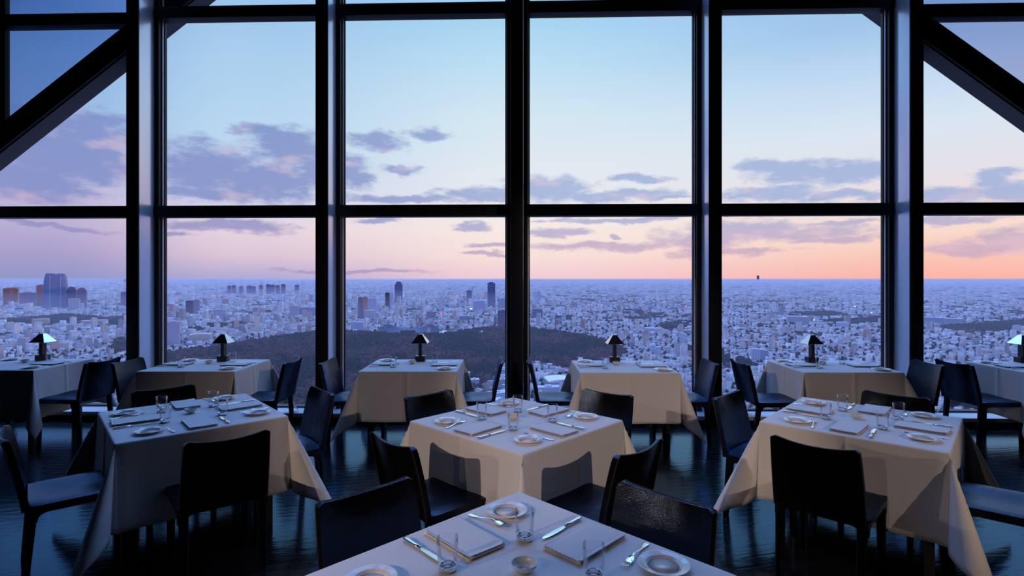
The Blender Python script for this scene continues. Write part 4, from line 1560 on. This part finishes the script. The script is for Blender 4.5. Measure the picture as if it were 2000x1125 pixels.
def boxes_mesh(name, idx, material, gable=True):
    k = len(idx)
    ca, sa = np.cos(rot[idx]), np.sin(rot[idx])
    V = np.zeros((k, 8, 3))
    for q, (sx, sy) in enumerate(((-1, -1), (1, -1), (1, 1), (-1, 1))):
        lx, ly = bw[idx] * sx, bdp[idx] * sy
        for lev in (0, 1):
            V[:, q + 4 * lev, 0] = bx[idx] + ca * lx - sa * ly
            V[:, q + 4 * lev, 1] = by[idx] + sa * lx + ca * ly
            V[:, q + 4 * lev, 2] = GZ + (bh[idx] if lev else 0)
    F = np.array([(0, 1, 5, 4), (1, 2, 6, 5), (2, 3, 7, 6), (3, 0, 4, 7), (4, 5, 6, 7)])
    FA = (F[None] + (np.arange(k) * 8)[:, None, None]).reshape(-1, 4)
    me = bpy.data.meshes.new(name)
    me.vertices.add(k * 8)
    me.vertices.foreach_set('co', V.reshape(-1))
    me.loops.add(FA.size)
    me.loops.foreach_set('vertex_index', FA.reshape(-1).astype(np.int32))
    me.polygons.add(len(FA))
    me.polygons.foreach_set('loop_start', np.arange(0, FA.size, 4, dtype=np.int32))
    me.polygons.foreach_set('loop_total', np.full(len(FA), 4, np.int32))
    me.update(calc_edges=True)
    at = me.attributes.new('tone', 'FLOAT_COLOR', 'FACE')
    Cc_ = np.ones((k, 5, 4))
    Cc_[:, :4, :3] = wallc[idx][:, None, :]
    Cc_[:, 4, :3] = roofc[idx]
    at.data.foreach_set('color', Cc_.reshape(-1))
    me.materials.append(material)
    o = bpy.data.objects.new(name, me)
    C.objects.link(o)
    return o


far = tag(boxes_mesh('city_buildings', np.nonzero(~single)[0], M['facade']),
          'countless small pale buildings of the city spreading to the horizon', 'buildings', None, 'stuff')

BAY = [(0, 247, 'first bay'), (247, 616, 'second bay'), (616, 997, 'third bay'), (997, 1370, 'fourth bay'), (1370, 1725, 'fifth bay'), (1725, 2001, 'sixth bay')]
TONE_M = {}
def tone_box(w_, d_, h_, wc, rc, style):
    """one city building: walls with a roof; some carry a stair hut or a lower wing"""
    bm = bmesh.new()
    lay = bm.faces.layers.float_color.new('tone')
    def bxx(x0, x1, y0, y1, z0, z1):
        vs = add_box(bm, x0, x1, y0, y1, z0, z1)
        for f in {f for v in vs for f in v.link_faces}:
            f.normal_update()
            f[lay] = (*(rc if f.normal.z > 0.5 else wc), 1)
    bxx(-w_, w_, -d_, d_, 0, h_)
    if style == 1:
        bxx(-w_ * 0.5, w_ * 0.1, -d_ * 0.4, d_ * 0.3, h_, h_ + 2.6)
    elif style == 2:
        bxx(-w_ * 0.8, w_ * 0.3, -d_ * 0.8, d_ * 0.8, h_, h_ + 3.0)
    elif style == 3:
        bxx(w_, w_ * 1.5, -d_ * 0.8, d_ * 0.5, 0, h_ * 0.6)
    bm.normal_update()
    return bm


STY = ['flat roofed', 'block with rooftop hut', 'stepped top', 'block with side wing']
for i in order:
    st = int(rng.integers(0, 4))
    hgt = bh[i]
    bm = tone_box(bw[i], bdp[i], hgt, wallc[i], roofc[i], st)
    o = obj('city_building', bm, M['facade'])
    o.location = (bx[i], by[i], GZ)
    o.rotation_euler = (0, 0, rot[i])
    x_, y_ = px_[i], pyb[i]
    bay = next(w for a_, b__, w in BAY if a_ <= x_ < b__)
    lo, hi = next((a_, b__) for a_, b__, w in BAY if w == bay)
    f = (x_ - lo) / (hi - lo)
    sidew = 'left edge' if f < 0.2 else 'left part' if f < 0.4 else 'middle' if f < 0.6 else 'right part' if f < 0.8 else 'right edge'
    band = 'near table tops' if y_ > 692 else 'lampshade height' if y_ > 655 else 'middle distance' if y_ > 615 else 'far out'
    typ = 'tower' if hgt > 38 else 'tall block' if hgt > 20 else 'mid-height block' if hgt > 11 else 'low house'
    lab = '%s %s, %s, %s of %s, %s' % (PN[pid[i]], typ, ['flat roofed', 'with rooftop hut', 'stepped', 'with wing'][st], sidew, bay, band)
    tag(o, lab, 'building', 'city buildings nearest the tower')

# ---- trees: rounded crowns, nearest ones single, the rest as forest
M['crowns'], N, b = mat('tree_crowns', (0.05, 0.07, 0.05), 0.95, spec=0.1)
at = N.add('ShaderNodeAttribute', attribute_name='tone')
pos = N.add('ShaderNodeNewGeometry').outputs['Position']
N.l.new(N.mix(N.smooth(N.noise(pos, 0.35, 4.0, 0.7), 0.35, 0.7), at.outputs['Color'], (0.005, 0.012, 0.009, 1)), b.inputs['Base Color'])
bump(N, b, N.noise(pos, 0.8, 4.0, 0.7), 0.8, 1.5)


def dome_template(seed, nseg=7, nr=3):
    r2 = random.Random(seed)
    vs, fs = [], []
    for r in range(nr):
        ph = (r + 0.0) / nr * PI / 2
        for s in range(nseg):
            t = 2 * PI * (s + 0.5 * (r % 2)) / nseg
            k = r2.uniform(0.82, 1.15)
            vs.append((math.cos(ph) * math.cos(t) * k, math.cos(ph) * math.sin(t) * k, math.sin(ph) * k))
    vs.append((0, 0, r2.uniform(0.9, 1.1)))
    for r in range(nr - 1):
        for s in range(nseg):
            a_, b_2 = r * nseg + s, r * nseg + (s + 1) % nseg
            fs.append((a_, b_2, b_2 + nseg))
            fs.append((a_, b_2 + nseg, a_ + nseg))
    top_ = nr * nseg
    for s in range(nseg):
        fs.append(((nr - 1) * nseg + s, (nr - 1) * nseg + (s + 1) % nseg, top_))
    return np.array(vs), np.array(fs)


TV, TF = dome_template(3)
tx, ty, ts_ = [], [], []
# forest and parks
for pi_, poly in enumerate(GPOLY):
    P_ = np.array(poly)
    (x0, y0), (x1, y1) = P_.min(0), P_.max(0)
    y0 = max(y0, 820)
    sp_ = 11.5 if pi_ == 0 else 16.0 if y0 < 3000 else 24.0
    gx, gy = np.meshgrid(np.arange(x0, x1, sp_), np.arange(y0, y1, sp_))
    gx = gx.ravel() + rng.uniform(-0.4, 0.4, gx.size) * sp_
    gy = gy.ravel() + rng.uniform(-0.4, 0.4, gy.size) * sp_
    ok = inside(poly, gx, gy)
    if pi_ == 0:
        ok &= ~inside(CAMPUS, gx, gy) & ~inside(STADIUM, gx, gy)
        # a glade
        gX, gY = gpt(925, 672)
        ok &= ~(((gx - gX) / 60) ** 2 + ((gy - gY) / 22) ** 2 < 1)
    tx.append(gx[ok]); ty.append(gy[ok]); ts_.append(np.full(ok.sum(), sp_ * 0.62))
# street trees between the houses
gidx = rng.random(len(bx)) < 0.34
mfar = gidx & (bd < 6500)
tx.append(bx[mfar] + bs[mfar] * 0.5); ty.append(by[mfar] - bs[mfar] * 0.45); ts_.append(rng.uniform(2.5, 5.5, mfar.sum()) * (1 + bd[mfar] / 6000))
extra = B[~keep]
eg = (vnoise(extra[:, 0], extra[:, 1], 210, 3) * 0.6 + vnoise(extra[:, 0], extra[:, 1], 80, 4) * 0.4) >= 0.76
extra = extra[eg]
tx.append(extra[:, 0]); ty.append(extra[:, 1]); ts_.append(extra[:, 2] * 0.5)
tx, ty, ts_ = np.concatenate(tx), np.concatenate(ty), np.concatenate(ts_)
nt_ = len(tx)
tr_ = ts_ * rng.uniform(0.7, 1.25, nt_)
th_ = rng.uniform(7, 14, nt_) * np.where(ts_ < 7, 0.8, 1.1)
thz = rng.uniform(1.5, 4.0, nt_)
spec_ = vnoise(tx, ty, 160, 12) * 0.6 + vnoise(tx, ty, 45, 13) * 0.4
kind_b = np.clip((spec_ - 0.47) * 9 + rng.normal(0, 0.2, nt_), 0, 1)[:, None]
tcol = (1 - kind_b) * np.array((0.008, 0.042, 0.028)) + kind_b * np.array((0.125, 0.075, 0.065))
tcol = tcol * rng.uniform(0.45, 1.6, (nt_, 1))
tpx = 1000 + FPX * tx / ty
tpy = 540 + FPX * 235.0 / ty
tvis = (tpx > 330) & (tpx < 990) & (tpy < 790) & ~((tpx > 610) & (tpx < 670))
for a_, b__, yy in HID:
    tvis &= ~((tpx > a_) & (tpx < b__) & (tpy > yy))
tsz = np.where(tvis, tr_ / ty, 0)
near_t = np.argsort(-tsz)[:0]
tsing = np.zeros(nt_, bool)
tsing[near_t] = True
ii = np.nonzero(~tsing)[0]
V = TV[None] * np.stack([tr_[ii], tr_[ii], th_[ii]], 1)[:, None, :]
ra_ = rng.uniform(0, 6.28, len(ii))
cx_, sx_ = np.cos(ra_)[:, None], np.sin(ra_)[:, None]
VX = V[..., 0] * cx_ - V[..., 1] * sx_ + tx[ii][:, None]
VY = V[..., 0] * sx_ + V[..., 1] * cx_ + ty[ii][:, None]
VZ = V[..., 2] + GZ + thz[ii][:, None]
V = np.stack([VX, VY, VZ], -1).reshape(-1, 3)
FA = (TF[None] + (np.arange(len(ii)) * len(TV))[:, None, None]).reshape(-1, 3)
me = bpy.data.meshes.new('forest_crowns')
me.vertices.add(len(V))
me.vertices.foreach_set('co', V.reshape(-1))
me.loops.add(FA.size)
me.loops.foreach_set('vertex_index', FA.reshape(-1).astype(np.int32))
me.polygons.add(len(FA))
me.polygons.foreach_set('loop_start', np.arange(0, FA.size, 3, dtype=np.int32))
me.polygons.foreach_set('loop_total', np.full(len(FA), 3, np.int32))
me.update(calc_edges=True)
a_t = me.attributes.new('tone', 'FLOAT_COLOR', 'FACE')
cc = np.ones((len(ii), len(TF), 4))
cc[:, :, :3] = tcol[ii][:, None, :]
a_t.data.foreach_set('color', cc.reshape(-1))
me.polygons.foreach_set('use_smooth', np.ones(len(FA), bool))
me.materials.append(M['crowns'])
fo = bpy.data.objects.new('forest_canopy', me)
C.objects.link(fo)
tag(fo, 'dense forest canopy and scattered city trees, dark green and bare brown', 'forest', None, 'stuff')

# distant hills
M['hills'], N, b = mat('distant_hills', (0.10, 0.11, 0.13), 0.9)
bm = bmesh.new()
prev = None
for k in range(161):
    a_ = -0.85 + 1.7 * k / 160
    D_ = 33500.0
    h_ = 5 + 45 * float(vnoise(np.array([a_ * 3000]), np.array([0.0]), 260, 21)[0]) + 20 * float(vnoise(np.array([a_ * 3000]), np.array([50.0]), 60, 22)[0])
    x, y = D_ * math.sin(a_) / math.cos(a_) * 0.99, D_ * 0.985
    ring = [bm.verts.new((x, y - 1500, GZ)), bm.verts.new((x, y - 600, GZ + h_ * 0.7)), bm.verts.new((x, y, GZ + h_)), bm.verts.new((x, y + 900, GZ))]
    if prev:
        for q in range(3):
            bm.faces.new((prev[q], ring[q], ring[q + 1], prev[q + 1]))
    prev = ring
bmesh.ops.recalc_face_normals(bm, faces=bm.faces)
struct(obj('hills', bm, M['hills'], smooth=True))

# a few lit signs and beacons in the city
def light_mat(name, col, s):
    m_ = bpy.data.materials.new(name)
    m_.use_nodes = True
    b_ = m_.node_tree.nodes['Principled BSDF']
    b_.inputs['Base Color'].default_value = (*col, 1)
    b_.inputs['Emission Color'].default_value = (*col, 1)
    b_.inputs['Emission Strength'].default_value = s
    return m_


M['sign_red'] = light_mat('red_sign', (1.0, 0.12, 0.06), 1.6)
M['sign_warm'] = light_mat('warm_window_light', (1.0, 0.62, 0.35), 1.8)
M['sign_cool'] = light_mat('cool_window_light', (0.75, 0.95, 1.0), 1.3)
SG = [(437, 609, 'red', 7, 'red lit sign beside the white office, second bay'), (344, 583, 'red', 3, 'small red light left of the near-black tower'),
      (386, 597, 'warm', 3, 'warm light at the top of the mauve tower'), (567, 661, 'warm', 4, 'warm lights at the forest edge, second bay'),
      (373, 616, 'cool', 4, 'cool lit shop row below the near-black tower'), (862, 613, 'red', 4, 'small red sign behind the arena'),
      (890, 634, 'cool', 4, 'cool green light right of the arena'), (920, 603, 'warm', 4, 'warm light below the white mast'),
      (1028, 613, 'red', 6, 'red sign right of the centre mullion'), (1228, 694, 'red', 4, 'red traffic lights right of the fourth table lamp'),
      (1339, 598, 'red', 3, 'red beacon left of the narrow right column'), (1670, 598, 'cool', 3, 'white light pair in the fifth bay'),
      (1590, 625, 'cool', 3, 'white light at the long pale row, fifth bay'), (1845, 575, 'red', 3, 'orange light far out in the sixth bay'),
      (1702, 611, 'cool', 3, 'white light beside the wide right column'), (1427, 697, 'cool', 2, 'white street light in the fifth bay'),
      (1062, 760, 'red', 3, 'red light in front of the white school block')]
for (px, py, c_, s_, lab) in SG:
    X, Y = gpt(px, py)
    w = s_ / FPX * Y / 2
    z = 18 if py < 650 else 8
    k = (235.0 - z) / 235.0
    o = tag(obj('city_light', box_bm(-w, w, -1, 1, -w * 0.45, w * 0.45), M['sign_' + c_]), lab, 'light')
    o.location = (X * k, Y * k, GZ + z)

# haze lying over the city
hz = bpy.data.materials.new('evening_haze')
hz.use_nodes = True
HN = Nodes(hz.node_tree)
HN.n.clear()
vs_ = HN.add('ShaderNodeVolumeScatter')
vs_.inputs['Color'].default_value = (0.66, 0.57, 0.62, 1)
vs_.inputs['Density'].default_value = 2.0e-4
vs_.inputs['Anisotropy'].default_value = 0.0
ho = HN.add('ShaderNodeOutputMaterial')
HN.l.new(vs_.outputs[0], ho.inputs['Volume'])
haze = obj('haze', box_bm(-44000, 44000, 250, 35500, GZ - 8, GZ + 120), hz)
tag(haze, 'thin blue evening haze lying over the city', 'haze', None, 'stuff')
